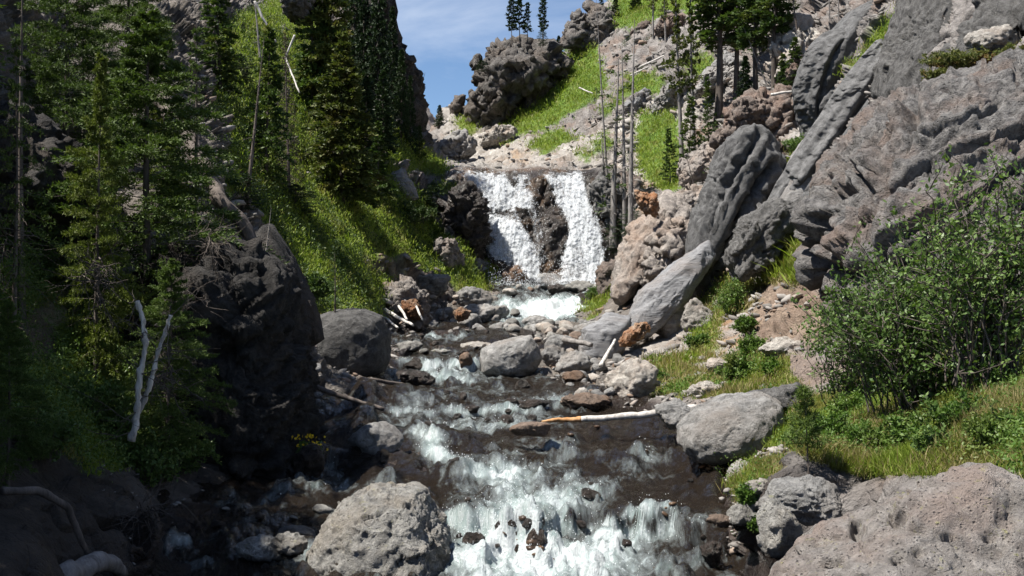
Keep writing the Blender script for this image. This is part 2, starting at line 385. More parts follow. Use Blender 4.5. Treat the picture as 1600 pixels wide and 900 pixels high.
def land_mat():
    s = NT('land'); geo = s.n('NewGeometry').outputs['Position']; a = s.attr('alb'); g = s.attr('grass', 'Fac'); w = s.attr('wet', 'Fac')
    n1 = s.noise(geo, 5, 6, .65); n2 = s.noise(geo, 23, 5, .7); v = s.voro(geo, 2.3, 'DISTANCE_TO_EDGE')
    col = s.mix(1., a, s.mix(n1, (.45, .45, .45), (1.55, 1.55, 1.55)), 'MULTIPLY')
    col = s.mix(1., col, s.mix(n2, (.6, .6, .6), (1.4, 1.4, 1.4)), 'MULTIPLY')
    crack = s.ramp(s.math('ADD', v, s.math('MULTIPLY', n1, .06)), .03, .07)
    h = s.math('ADD', s.math('MULTIPLY', n1, 1.0), s.math('MULTIPLY', n2, .35)); h = s.math('ADD', h, s.math('MULTIPLY', crack, .15))
    b = s.bump(h, .22, .9)
    rough = s.ramp(w, 0, 1, .95, .28)
    return s.done(s.bsdf(col, rough, b, .35))
# ---------- foam on the stream: (px, py, rx, ry, tilt deg, strength) ----------
FOAM = [
 (860,885,190,48,0,1.35),(760,870,60,60,0,1.2),(960,872,110,26,8,1.0),(1060,885,70,24,10,.75),(1130,885,30,20,0,.6),
 (815,800,70,62,-35,1.25),(800,745,75,34,0,1.25),(730,735,60,20,25,1.1),(860,778,80,30,0,1.2),(900,765,60,26,0,1.0),(680,705,46,16,38,1.15),(730,770,40,14,0,.7),
 (1010,800,55,12,5,1.0),(960,845,100,28,6,.95),(1060,840,50,20,8,.65),(1090,812,45,12,0,.75),(1010,712,30,16,0,.75),(985,742,50,9,0,.6),
 (850,700,60,12,10,.75),(930,715,40,10,0,.5),(720,815,30,30,0,.8),
 (760,662,130,13,0,1.15),(720,640,90,14,0,.95),(800,640,60,16,0,1.0),(650,655,60,9,0,.85),(640,635,40,12,0,.8),(870,628,45,14,0,1.0),(900,640,30,6,0,.7),
 (700,590,90,9,0,1.1),(670,578,26,16,0,1.3),(712,572,12,17,0,1.2),(735,572,14,17,0,1.2),(690,612,70,8,0,.55),(560,625,40,7,0,.4),(770,610,40,8,0,.6),(850,592,16,10,0,.9),
 (520,735,16,22,0,.95),(500,760,70,10,0,.9),(430,775,80,8,-4,.6),(560,758,50,12,0,.6),(520,800,50,8,0,.45),(420,790,50,7,0,.5),(300,850,90,9,-12,.6),(350,835,50,7,-15,.6),(310,880,60,8,0,.6),(470,875,36,14,0,.8),(420,900,60,10,0,.4),
 (660,528,60,7,0,.75),(710,527,40,6,0,.6),(640,545,30,8,0,.7),(760,548,30,4,0,.5),(640,568,26,9,30,.9),(700,548,40,5,0,.35),(650,510,40,5,0,.3),(620,520,20,6,0,.5),
 (850,487,75,28,0,1.45),(800,500,22,18,0,1.3),(900,475,45,18,0,1.3),(860,462,70,6,0,.6),(850,448,100,6,0,.9),
]
def build_water():
    cols = np.linspace(-500, 1750, 800); Yl = np.exp(np.linspace(math.log(5.2), math.log(70.3), 640))
    PX, YY = np.meshgrid(cols, Yl); px = PX.ravel(); Y = YY.ravel()
    z = water_z(px, Y); x = (px - 800) / F * Y; py = 450 - z / Y * F; fall = wsteps(px, Y)[1]
    fm = np.zeros(len(px))
    for fx, fy, rx, ry, t, s in FOAM:
        c, sn = math.cos(R(t)), math.sin(R(t)); dx, dy = px - fx, py - fy
        q = ((dx * c + dy * sn) / rx) ** 2 + ((-dx * sn + dy * c) / ry) ** 2
        fm = np.maximum(fm, s * np.exp(-q * .75))
    sc = (11 / Y) ** .6                                        # wave size grows a little up the valley so far riffles still read
    Q = np.c_[x * 1.25, Y * .8, z * 1.2] * np.c_[sc, sc, sc]
    n1 = fbm(Q * .9, 3); n2 = fbm(Q * 3.2 + 7, 3); n3 = fbm(Q * 9 + 3, 3)
    amp = .5 + 1.3 * fm
    fm = fm * (.86 + .30 * fbm(np.c_[x, Y * .55, z * 0] * .5 + 60.4, 3)) + .10 * (fm > .1) * fbm(np.c_[x * 2, Y, z * 0] + 9, 2)
    fm = np.clip(fm, 0, 1.5); bb = bed_bump(x, Y); fm = fm + .35 * fm * np.exp(-((bb - .22) / .10) ** 2)
    near_fall = fall * sstep(.25, .6, fm + .35 * fbm(np.c_[x * 1.3, Y * .3, z * 0 + .3], 2)); fm = np.maximum(fm, near_fall * .95)
    hump = bb * .42      # water lifted over sunken stones
    z = z + (.05 * n1 + .05 * n2 * amp + .028 * n3 * amp) / sc + hump
    P = np.c_[x, Y, z + ZC]
    sl = np.gradient(z.reshape(PX.shape), axis=0) / np.gradient(YY, axis=0); sl = np.clip(sl.ravel() * 1.1 - .1, 0, .9)
    wd = water_side(px, Y)
    keep = (wd > -1.3).reshape(PX.shape); kf = keep[:-1, :-1] & keep[1:, 1:] & keep[:-1, 1:] & keep[1:, :-1]
    f = grid_faces(*PX.shape)[kf.ravel()]
    used = np.zeros(len(P), bool); used[f.ravel()] = True; idx = np.cumsum(used) - 1
    foam = np.clip(fm + .28 * sl * (fm > .12), 0, 1.6)
    o = mesh_np('stream_water', P[used], idx[f], MAT['water'], vals={'foam': foam[used], 'fall': np.clip(fall, 0, 1)[used]})
    tag(o, kind='structure'); return o

def water_mat():
    s = NT('water'); geo = s.n('NewGeometry').outputs['Position']; f = s.attr('foam', 'Fac')
    fl = s.attr('fall', 'Fac')
    st = s.map(geo, (1.0, .42, .6)); sv = s.map(geo, (1.0, .10, .16))
    warp = s.n('VectorMath', operation='MULTIPLY_ADD'); nzc = s.n('TexNoise'); s.set(nzc.inputs['Vector'], st); nzc.inputs['Scale'].default_value = 1.3; nzc.inputs['Detail'].default_value = 3
    s.t.links.new(nzc.outputs[1], warp.inputs[0]); warp.inputs[1].default_value = (.5, .5, .5); s.t.links.new(st, warp.inputs[2])
    a1 = s.noise(warp.outputs[0], 3.0, 7, .62, .6); a2 = s.noise(sv, 6.5, 7, .72, .2); a = s.mix(s.math('MAXIMUM', fl, s.ramp(f, .9, 1.4, 0, .45)), a1, a2)
    b1 = s.noise(warp.outputs[0], 11, 6, .66, .5); b2 = s.noise(sv, 26, 6, .75, .2); b = s.mix(fl, b1, b2); c = s.noise(st, 44, 4, .7)
    tex = s.math('ADD', s.math('MULTIPLY', a, .55), s.math('ADD', s.math('MULTIPLY', b, .32), s.math('MULTIPLY', c, .11)))
    thr = s.ramp(f, .05, 1.3, .68, .39)
    d = s.math('SUBTRACT', tex, thr)
    fin = s.ramp(f, .04, .25)
    hard = s.ramp(d, -.01, .10); soft = s.ramp(d, -.12, .10, 0, .55)
    fac = s.math('MULTIPLY', s.math('MAXIMUM', hard, soft), fin)
    bh = s.math('ADD', s.math('MULTIPLY', a, .5), s.math('ADD', s.math('MULTIPLY', b, .35), s.math('MULTIPLY', c, .22)))
    bw = s.bump(bh, .34, .9)
    foamc = s.mix(s.ramp(f, .6, 1.3), (.34, .40, .41), (.56, .60, .61))
    fo = s.bsdf(foamc, .55, bw, .4, **{'Subsurface Weight': 0.0})
    gl = s.n('BsdfGlossy'); gl.inputs['Roughness'].default_value = .07; s.set(gl.inputs['Normal'], bw)
    tr = s.n('BsdfTransparent'); s.set(tr.inputs[0], (.60, .53, .46))
    tint = s.n('BsdfDiffuse'); s.set(tint.inputs[0], s.mix(s.ramp(f, .7, 1.3), (.020, .015, .011), (.22, .30, .29)))
    body = s.n('MixShader'); s.set(body.inputs[0], s.ramp(f, .3, 1.2, .55, .95)); s.t.links.new(tr.outputs[0], body.inputs[1]); s.t.links.new(tint.outputs[0], body.inputs[2])
    fr = s.n('Fresnel'); fr.inputs[0].default_value = 1.33; s.set(fr.inputs['Normal'], bw)
    m1 = s.n('MixShader'); s.t.links.new(fr.outputs[0], m1.inputs[0]); s.t.links.new(body.outputs[0], m1.inputs[1]); s.t.links.new(gl.outputs[0], m1.inputs[2])
    m2 = s.n('MixShader'); s.set(m2.inputs[0], fac); s.t.links.new(m1.outputs[0], m2.inputs[1]); s.t.links.new(fo, m2.inputs[2])
    return s.done(m2.outputs[0])

# ---------- the falls ----------
# bright water, image-space outlines of the streams on the cliff; strength
FALLW = [([(708,266),(838,274),(834,300),(838,330),(828,332),(800,334),(756,333),(748,300),(728,285)], 1.3),
 ([(755,331),(812,334),(838,385),(848,440),(835,446),(815,425),(765,405),(754,380)], 1.35),
 ([(845,272),(911,272),(914,290),(925,320),(940,355),(947,408),(938,448),(872,448),(878,400),(886,360),(866,322),(858,292)], 1.4),
 ([(812,300),(838,306),(846,340),(852,380),(858,420),(846,440),(834,400),(826,350),(812,334)], .95), ([(838,290),(866,292),(880,340),(880,440),(850,440),(846,360)], .5),
 ([(846,372),(880,376),(884,440),(850,442)], .55), ([(800,262),(915,266),(912,284),(820,286)], .8),
 ([(690,262),(720,262),(718,268),(692,266)], .9)]
FALLDARK = [([(840,290),(862,292),(866,318),(877,340),(880,366),(874,376),(864,372),(854,340),(845,318)], .8),
 ([(808,330),(826,328),(832,350),(834,372),(822,362)], .7), ([(850,376),(874,378),(872,415),(864,430),(852,415)], .55),
 ([(796,274),(806,278),(805,292),(798,288)], .8), ([(830,272),(842,272),(840,290),(830,288)], .9), ([(752,331),(782,328),(808,337),(800,341),(755,337)], .35),
 ([(893,385),(915,380),(918,430),(893,440)], .15), ([(820,285),(830,285),(830,296),(820,296)], .8)]
def build_falls():
    objs = []
    for li, (off, seed) in enumerate(((.10, 0), (.34, 40), (.62, 90))):
        cols = np.linspace(685, 960, 300); n = 300
        rows_s = np.linspace(0, 1, n)
        # march down the cliff profile: even steps in image row for each column
        Yf = np.linspace(69.2, 85, 700)
        P = np.zeros((n, len(cols), 3)); PY = np.zeros((n, len(cols)))
        pyc = tps_eval(LM, np.repeat(cols, 700), np.tile(Yf, len(cols))).reshape(len(cols), 700)
        for i, px in enumerate(cols):
            m = np.maximum.accumulate(-pyc[i]) ; w = np.r_[0, np.cumsum(np.diff(m) + .12)]
            yy = np.interp(rows_s * w[-1], w, Yf)
            zz = np.interp(yy, Yf, -pyc[i]); py = -zz
            P[:, i, 0] = (px - 800) / F * yy; P[:, i, 1] = yy; P[:, i, 2] = ZC + (450 - py) / F * yy; PY[:, i] = py
        PXg = np.repeat(cols[None], n, 0)
        V = P.reshape(-1, 3).copy(); py = PY.ravel(); px = PXg.ravel()
        steep = sstep(262, 276, py)
        nn = fbm(np.c_[V[:, 0] * 1.6, V[:, 2] * .35, V[:, 2] * 0 + seed], 4); n2 = fbm(V * 2.3 + seed, 4); n3 = fbm(V * 7 + seed, 3)
        V[:, 1] -= (off + .22 * nn + .16 * n2 + .05 * n3) * (.15 + .85 * steep) + .35 * steep
        V[:, 2] += off * .25 + .06 * (1 - steep)
        fx = px + 6 * n2 + 4 * nn; fy = py + 7 * n2
        a = np.zeros(len(px))
        for poly, s in FALLW: a = np.maximum(a, s * sstep(-8, 9, poly_sd(poly, fx, fy)))
        for poly, s in FALLDARK: a *= 1 - .88 * s * sstep(-7, 6, poly_sd(poly, fx, fy))
        up = (py < 268) & (px > 700) & (px < 915); a = np.where(up & (a < .1), .16, a)
        kf = (a > .02).reshape(n, len(cols)); kf = kf[:-1, :-1] | kf[1:, 1:]
        f = grid_faces(n, len(cols))[kf.ravel()]
        used = np.zeros(len(V), bool); used[f.ravel()] = True; idx = np.cumsum(used) - 1
        objs.append((V[used], idx[f], (a * (1, .75, .5)[li])[used]))
    off = 0; Vs, Fs, As = [], [], []
    for v, f, a in objs: Vs.append(v); Fs.append(f + off); As.append(a); off += len(v)
    o = mesh_np('waterfall', np.concatenate(Vs), np.concatenate(Fs), MAT['falls'], vals={'foam': np.concatenate(As)})
    tag(o, kind='structure'); return o
def falls_mat():
    s = NT('falls'); geo = s.n('NewGeometry').outputs['Position']; f = s.attr('foam', 'Fac')
    v = s.map(geo, (1.0, .5, .13)); v2 = s.map(geo, (1.0, .6, .33)); a = s.noise(v, 4.4, 6, .66, .3); b = s.noise(v, 19, 5, .66, .2); c = s.noise(v2, 16, 6, .8); big = s.noise(geo, .55, 3, .5)
    tex = s.math('ADD', s.math('MULTIPLY', a, .40), s.math('ADD', s.math('MULTIPLY', b, .26), s.math('ADD', s.math('MULTIPLY', c, .18), s.math('MULTIPLY', big, .16))))
    thr = s.ramp(f, 0, 1.35, .73, .44)
    fac = s.ramp(s.math('SUBTRACT', tex, thr), -.06, .13)
    fac = s.math('MULTIPLY', fac, s.ramp(f, .02, .12))
    up = s.n('VectorMath', operation='ADD'); s.set(up.inputs[0], s.n('NewGeometry').outputs['Normal']); up.inputs[1].default_value = (-.25, 0, .75)     # froth scatters light from all round
    nz = s.n('VectorMath', operation='NORMALIZE'); s.t.links.new(up.outputs[0], nz.inputs[0])
    bp = s.bump(s.math('ADD', b, s.math('MULTIPLY', c, .7)), .07, .6, nz.outputs[0])
    dd = s.bsdf((.70, .73, .76), .7, bp, .2); tl = s.n('BsdfTranslucent'); s.set(tl.inputs[0], (.70, .73, .76)); mm = s.n('MixShader'); mm.inputs[0].default_value = .35
    s.t.links.new(dd, mm.inputs[1]); s.t.links.new(tl.outputs[0], mm.inputs[2]); d = mm.outputs[0]
    t = s.n('BsdfTransparent')
    m = s.n('MixShader'); s.set(m.inputs[0], fac); s.t.links.new(t.outputs[0], m.inputs[1]); s.t.links.new(d, m.inputs[2])
    return s.done(m.outputs[0])

def build_spray():
    rs = np.random.RandomState(5); D, Fi = ico(1); D = np.array([(1,0,0),(-1,0,0),(0,1,0),(0,-1,0),(0,0,1.6),(0,0,-1.6)], float); Fi = np.array([(0,2,4),(2,1,4),(1,3,4),(3,0,4),(2,0,5),(1,2,5),(3,1,5),(0,3,5)])
    Cs, Ss = [], []
    me = falls.data; n = len(me.vertices); V = np.empty(n * 3, dtype=np.float32); me.vertices.foreach_get('co', V); V = V.reshape(-1, 3); a = np.empty(n, dtype=np.float32); me.attributes['foam'].data.foreach_get('value', a)
    i = rs.choice(n, 4500, p=(a ** 1.5) / (a ** 1.5).sum()); C = V[i] + rs.normal(size=(4500, 3)) * [.14, .10, .14] + [0, -.16, 0]; Cs.append(C); Ss.append(rs.uniform(.006, .020, 4500))
    n_ = 4500; px = rs.uniform(762, 945, n_); h = rs.exponential(.32, n_); Yb = rs.uniform(68.6, 70.6, n_); Cs.append(np.c_[(px - 800) / F * Yb, Yb, ZC + .15 + h]); Ss.append(rs.uniform(.006, .022, n_))
    me = water.data; n = len(me.vertices); V = np.empty(n * 3, dtype=np.float32); me.vertices.foreach_get('co', V); V = V.reshape(-1, 3); a = np.empty(n, dtype=np.float32); me.attributes['foam'].data.foreach_get('value', a); fl = np.empty(n, dtype=np.float32); me.attributes['fall'].data.foreach_get('value', fl)
    w = np.clip(a - .55, 0, 1) * (.25 + fl) + 1e-9; i = rs.choice(n, 2600, p=w / w.sum()); h = rs.exponential(.028, 2600) * (1 + a[i]); C = V[i] + rs.normal(size=(2600, 3)) * [.05, .06, 0]; C[:, 2] += h; Cs.append(C); Ss.append(rs.uniform(.003, .0085, 2600) * (V[i][:, 1] / 16) ** .8 * .8)
    C = np.concatenate(Cs); S = np.concatenate(Ss); P = C[:, None] + D[None] * S[:, None, None] * rs.uniform(.6, 1.4, (len(C), 6, 1))
    s = NT('spray'); m = s.done(s.bsdf((.80, .83, .86), .5)); o = mesh_np('spray', P.reshape(-1, 3), (Fi[None] + (np.arange(len(C)) * 6)[:, None, None]).reshape(-1, 3), m, smooth=False); tag(o, kind='stuff')
# ---------- rocks ----------
_ico = {}
def ico(sub):
    if sub not in _ico:
        bm = bmesh.new(); bmesh.ops.create_icosphere(bm, subdivisions=sub, radius=1)
        V = np.array([v.co[:] for v in bm.verts]); V /= np.linalg.norm(V, axis=1)[:, None]
        Fc = np.array([[v.index for v in f.verts] for f in bm.faces]); bm.free(); _ico[sub] = (V, Fc)
    return _ico[sub]
def vnormals(V, Fc):
    n = np.cross(V[Fc[:, 1]] - V[Fc[:, 0]], V[Fc[:, 2]] - V[Fc[:, 0]]); N = np.zeros_like(V)
    for i in range(3):
        for c in range(3): N[:, c] += np.bincount(Fc[:, i], n[:, c], len(V))
    return N / (np.linalg.norm(N, axis=1)[:, None] + 1e-9)
def shrink(poly, k):
    c = np.mean(poly, 0); return [(c[0] + (a - c[0]) * k, c[1] + (b - c[1]) * k) for a, b in poly]
def cluster(name, poly, Y, T, n, size, mat, seed, lab):
    rs = np.random.RandomState(seed); p = np.array(poly, float); Vs, Fs, off = [], [], 0; c = 0; cen = p.mean(0)
    while c < n:
        x = rs.uniform(p[:, 0].min(), p[:, 0].max()); y = rs.uniform(p[:, 1].min(), p[:, 1].max()); d = poly_sd(poly, np.array([x]), np.array([y]))[0]
        if d < 4: continue
        sz = min(size * rs.uniform(.55, 1.15), d * 1.05 + 5) * (1.35 if c < n * .25 else 1); V, Fc = rock_shape(seed * 100 + c, 4, 15, 60, .035); V = V * [sz, sz * 1.2, sz * rs.uniform(.8, 1.5)] / F * Y
        a = rs.uniform(-.5, .5); ca, sa = math.cos(a), math.sin(a); V = np.c_[V[:, 0] * ca - V[:, 2] * sa, V[:, 1], V[:, 0] * sa + V[:, 2] * ca]
        q = np.array(at(x, y, Y + T * (rs.uniform(-.5, .5)) + T * .6 * (1 - min(1, d / 40.)))); Vs.append(V + q); Fs.append(Fc + off); off += len(V); c += 1
    V = np.concatenate(Vs); Fc = np.concatenate(Fs); N = vnormals(V, Fc); sc = Y / 110.
    w1, w2, cid = worley(V / sc * .6 + .3 * fbm(V / sc * .8, 2)[:, None], 3); u1, u2, uid = worley(V / sc * 1.6 + .25 * fbm(V / sc * 2, 2)[:, None], 8); V = V + N * (sc * (w1 * 1.0 + (cid - .5) * .6 + (sstep(0, .1, w2) - 1) * .25 + u1 * .42 + (uid - .5) * .25 + (sstep(0, .1, u2) - 1) * .12 + .10 * fbm(V / sc * .9, 4, .6) + .16 * ridged(V / sc * 2.0, 4, .6)))[:, None]
    o = mesh_np(name, V, Fc, mat, vals={'hh': np.ones(len(V))}); tag(o, lab, 'rock outcrop'); return o
def rock_shape(seed, sub=4, planes=12, hard=14, rough=.1, flat=None):
    rs = np.random.RandomState(seed); D, Fc = ico(sub)
    n = rs.normal(size=(planes, 3)); n /= np.linalg.norm(n, axis=1)[:, None]; o = rs.uniform(.62, .95, planes)
    dn = np.maximum(D @ n.T, .02); rr = o[None] / dn
    r = -np.log(np.exp(-hard * rr).sum(1) + math.exp(-hard * 1.1)) / hard
    V = D * np.clip(r, .3, 1.2)[:, None]
    V = V * (1 + rough * fbm(D * 1.7 + seed, 4) + rough * .35 * fbm(D * 6 + seed, 3))[:, None]
    ext = (V.max(0) - V.min(0)) / 2; V = (V - (V.max(0) + V.min(0)) / 2) / ext
    return V, Fc
def rock(name, px, py, w, h, Y, seed, mat, dep=.9, sub=4, rough=.1, planes=12, hard=14, rot=0, tilt=0, lab=None, cat='rock', group=None, detail=0, sink=0, abs_pos=None):
    """a boulder whose outline in the view is about w x h photo pixels at distance Y"""
    V, Fc = rock_shape(seed, sub, planes, hard, rough)
    W = w / F * Y / 2; H = h / F * Y / 2
    z0 = V[:, 2].copy()
    V = V * np.array([W, (W + H) / 2 * dep * 1.05, H])
    if rough:
        N = vnormals(V, Fc); s = max(W, H)
        V = V + N * (fbm(V / s * 2.6 + seed * 3, 4) * .05 * s * (rough / .1) + (0 if sub < 5 else 1) * ridged(V / s * 5 + seed, 3) * .018 * s)[:, None]
        if detail:
            w1, w2, cid = worley(V / s * 3.1 + .25 * fbm(V / s * 4, 2)[:, None], seed % 50)
            V = V + N * ((cid - .5) * .07 + w1 * .22 + (sstep(0, .12, w2) - 1) * .03)[:, None] * detail * s
            V = V + N * (fbm(V / s * 14, 3) * .02 * detail * s)[:, None]
    if tilt:
        c, sn = math.cos(R(tilt)), math.sin(R(tilt)); x, z = V[:, 0].copy(), V[:, 2].copy(); V[:, 0] = x * c - z * sn; V[:, 2] = x * sn + z * c
    c = at(px, py, Y) if abs_pos is None else Vector(abs_pos); c.z -= sink
    o = mesh_np(name, V, Fc, mat, vals={'hh': z0 + .3}); o.location = c; o.rotation_euler.z = R(rot)
    if lab: tag(o, lab, cat, group)
    return o
def star(name, poly, cx, cy, Y, T, mat, sub=6, tb=None, tilt=0., rough=.5, slabs=0., groove=0., groove_dir=(0, 0, 1), pw=.7, sharp=1., lab=None, cat='rock outcrop', group=None, blocks=1., stretch=None, hollow=None, joints=None):
    """a rock body whose outline follows poly (photo pixels) at distance Y, T metres thick towards the viewer, tb away"""
    D, Fc = ico(sub); tb = T if tb is None else tb
    th = np.arctan2(D[:, 2], D[:, 0]); sa = np.hypot(D[:, 0], D[:, 2])
    P = np.array([[(p[0] - cx) / F * Y, -(p[1] - cy) / F * Y] for p in poly]); n = len(P)
    ts = np.linspace(-math.pi, math.pi, 721); rad = np.full(721, .0)
    for i in range(n):
        a, b = P[i], P[(i + 1) % n]; e = b - a; d = np.c_[np.cos(ts), np.sin(ts)]
        den = d[:, 0] * e[1] - d[:, 1] * e[0]; den = np.where(abs(den) < 1e-9, 1e-9, den)
        t = (a[0] * e[1] - a[1] * e[0]) / den; u = (a[0] * d[:, 1] - a[1] * d[:, 0]) / den
        ok = (t > 0) & (u >= -1e-4) & (u <= 1.0001); rad = np.where(ok, np.maximum(rad, t), rad)
    ker = np.hanning(13); ker /= ker.sum(); rad = np.convolve(np.pad(rad[:-1], 6, 'wrap'), ker, 'valid'); rad = np.r_[rad, rad[0]]
    rho = np.interp(th, ts, rad) * sa ** pw
    dpt = np.sign(D[:, 1]) * np.abs(D[:, 1]) ** .9; yy = np.where(dpt < 0, dpt * T, dpt * tb)
    V = np.c_[rho * np.cos(th), yy, rho * np.sin(th)]; V[:, 1] += tilt * V[:, 2]
    c = np.array(at(cx, cy, Y)); s = np.sqrt(len(P)) and max(.35, rad.mean()); W = V + c; sc = min(1.6, max(.25, s * .35))
    N = vnormals(V, Fc)
    st = W if stretch is None else W - (W @ np.array(stretch))[:, None] * np.array(stretch) * .45
    if blocks:
        w1, w2, cid = worley(st / sc * .55 + .3 * fbm(W / sc, 2)[:, None], 5); u1, u2, uid = worley(st / sc * 1.6 + .2 * fbm(W / sc * 2, 2)[:, None], 11)
        V = V + N * (rough * sc * blocks * ((cid - .5) * .55 + w1 * 1.3 + (sstep(0, .12, w2) - 1) * .22 + (uid - .5) * .22 + u1 * .55 + (sstep(0, .12, u2) - 1) * .10))[:, None]
    V = V + N * (rough * sc * (.55 * fbm(st / sc * .6, 3) + .22 * ridged(st / sc * 2.2, 3) + .12 * fbm(st / sc * 7, 4, .6)))[:, None]
    if groove:
        g = np.array(groove_dir, float); g /= np.linalg.norm(g); Q = W - (W @ g)[:, None] * g * .85
        V = V + N * (groove * (ridged(Q * 1.9 + 2, 2) - .4))[:, None]
    if joints:
        e = np.array(joints[0], float); e /= np.linalg.norm(e)
        for per, dep_, ph in joints[1]:
            q = W @ e / per + .22 * fbm(W / per * .7 + ph, 3) + ph; fr = q - np.floor(q); mk = sstep(-.15, .25, fbm(W / per * .5 + ph * 3, 2))
            V = V - N * (dep_ * mk * (np.exp(-((fr - .5) / .05) ** 2) - .55 * sstep(.5, .15, fr) * (fr < .5)))[:, None]
        V = V + N * (.055 * fbm(W * 4, 4, .65) + .03 * ridged(W * 9, 3))[:, None]
    if hollow:
        pp = W[:, 0] / W[:, 1] * F + 800; qq = 450 - (W[:, 2] - ZC) / W[:, 1] * F; j = fbm(W * (1.5 / sc), 3) * 5
        for line, wd, dp in hollow:
            dmin = np.full(len(W), 1e9)
            for (x0, y0), (x1, y1) in zip(line[:-1], line[1:]):
                e = np.array([x1 - x0, y1 - y0], float); t = np.clip(((pp - x0) * e[0] + (qq - y0) * e[1]) / (e @ e), 0, 1); dmin = np.minimum(dmin, np.hypot(pp + j - x0 - t * e[0], qq + j * .7 - y0 - t * e[1]))
            V = V - N * (dp * np.exp(-(dmin / wd) ** 2) - dp * .35 * np.exp(-((dmin - wd * 2.2) / (wd * 1.2)) ** 2))[:, None] * (D[:, 1] < .2)[:, None]
    cc = c + 0
    o = mesh_np(name, V, Fc, mat, vals={'hh': D[:, 2] + .55}); o.location = cc
    if lab: tag(o, lab, cat, group)
    return o
def loft(pts, Y, flat=1.6, seg=40, per=26, seed=0, groove=.1, tiltY=0.):
    """tube along a pixel spine; pts = (px, py, r px, dY)"""
    p = np.array(pts, float); t = np.linspace(0, len(p) - 1, seg * (len(p) - 1) // 2 + 1)
    def cr(c):
        i = np.clip(t.astype(int), 0, len(p) - 2); f = t - i; g = lambda k: c[np.clip(i + k, 0, len(p) - 1)]
        return .5 * (2 * g(0) + (g(1) - g(-1)) * f + (2 * g(-1) - 5 * g(0) + 4 * g(1) - g(2)) * f * f + (3 * g(0) - g(-1) - 3 * g(1) + g(2)) * f ** 3)
    x, y, r = cr(p[:, 0]), cr(p[:, 1]), np.maximum(cr(p[:, 2]), 1); dy = cr(p[:, 3]) if p.shape[1] > 3 else x * 0
    end = np.sqrt(np.clip(1 - ((t - (len(p) - 1.35)) / .36).clip(0, 1) ** 2, .001, 1)); r = r * end
    X = (x - 800) / F * Y; Z = ZC + (450 - y) / F * Y; Rr = r / F * Y; YYv = Y + dy
    T = np.c_[np.gradient(X), np.gradient(Z)]; T /= np.linalg.norm(T, axis=1)[:, None] + 1e-9; Nn = np.c_[-T[:, 1], T[:, 0]]
    a = np.linspace(0, 2 * math.pi, per, endpoint=False); rows = []
    for k in range(len(t)):
        gr = 1 + groove * np.sin(a * 5 + seed + .5 * math.sin(k * .05)) + groove * .6 * np.sin(a * 9 + seed * 2)
        rows.append(np.c_[X[k] + Nn[k, 0] * np.cos(a) * Rr[k] * gr, YYv[k] - np.sin(a) * Rr[k] * flat * gr, Z[k] + Nn[k, 1] * np.cos(a) * Rr[k] * gr])
    V = np.concatenate(rows); n = len(rows); i = np.arange(n * per).reshape(n, per); j = np.roll(i, -1, 1)
    Fc = np.stack([i[:-1], j[:-1], j[1:], i[1:]], -1).reshape(-1, 4); return V, Fc
def loft_rock(name, lobes, Y, mat, lab, **kw):
    Vs, Fs, off = [], [], 0
    for k, l in enumerate(lobes):
        V, Fc = loft(l, Y, seed=k * 2.1, per=96, seg=90, **kw)
        V = V + (fbm(V * .9, 4) * .16 + fbm(V * 4, 3) * .035)[:, None] * np.array([1, 1, 1]); Vs.append(V); Fs.append(Fc + off); off += len(V)
    o = mesh_np(name, np.concatenate(Vs), np.concatenate(Fs), mat, vals={'hh': np.ones(off)}); tag(o, lab, 'rock outcrop'); return o

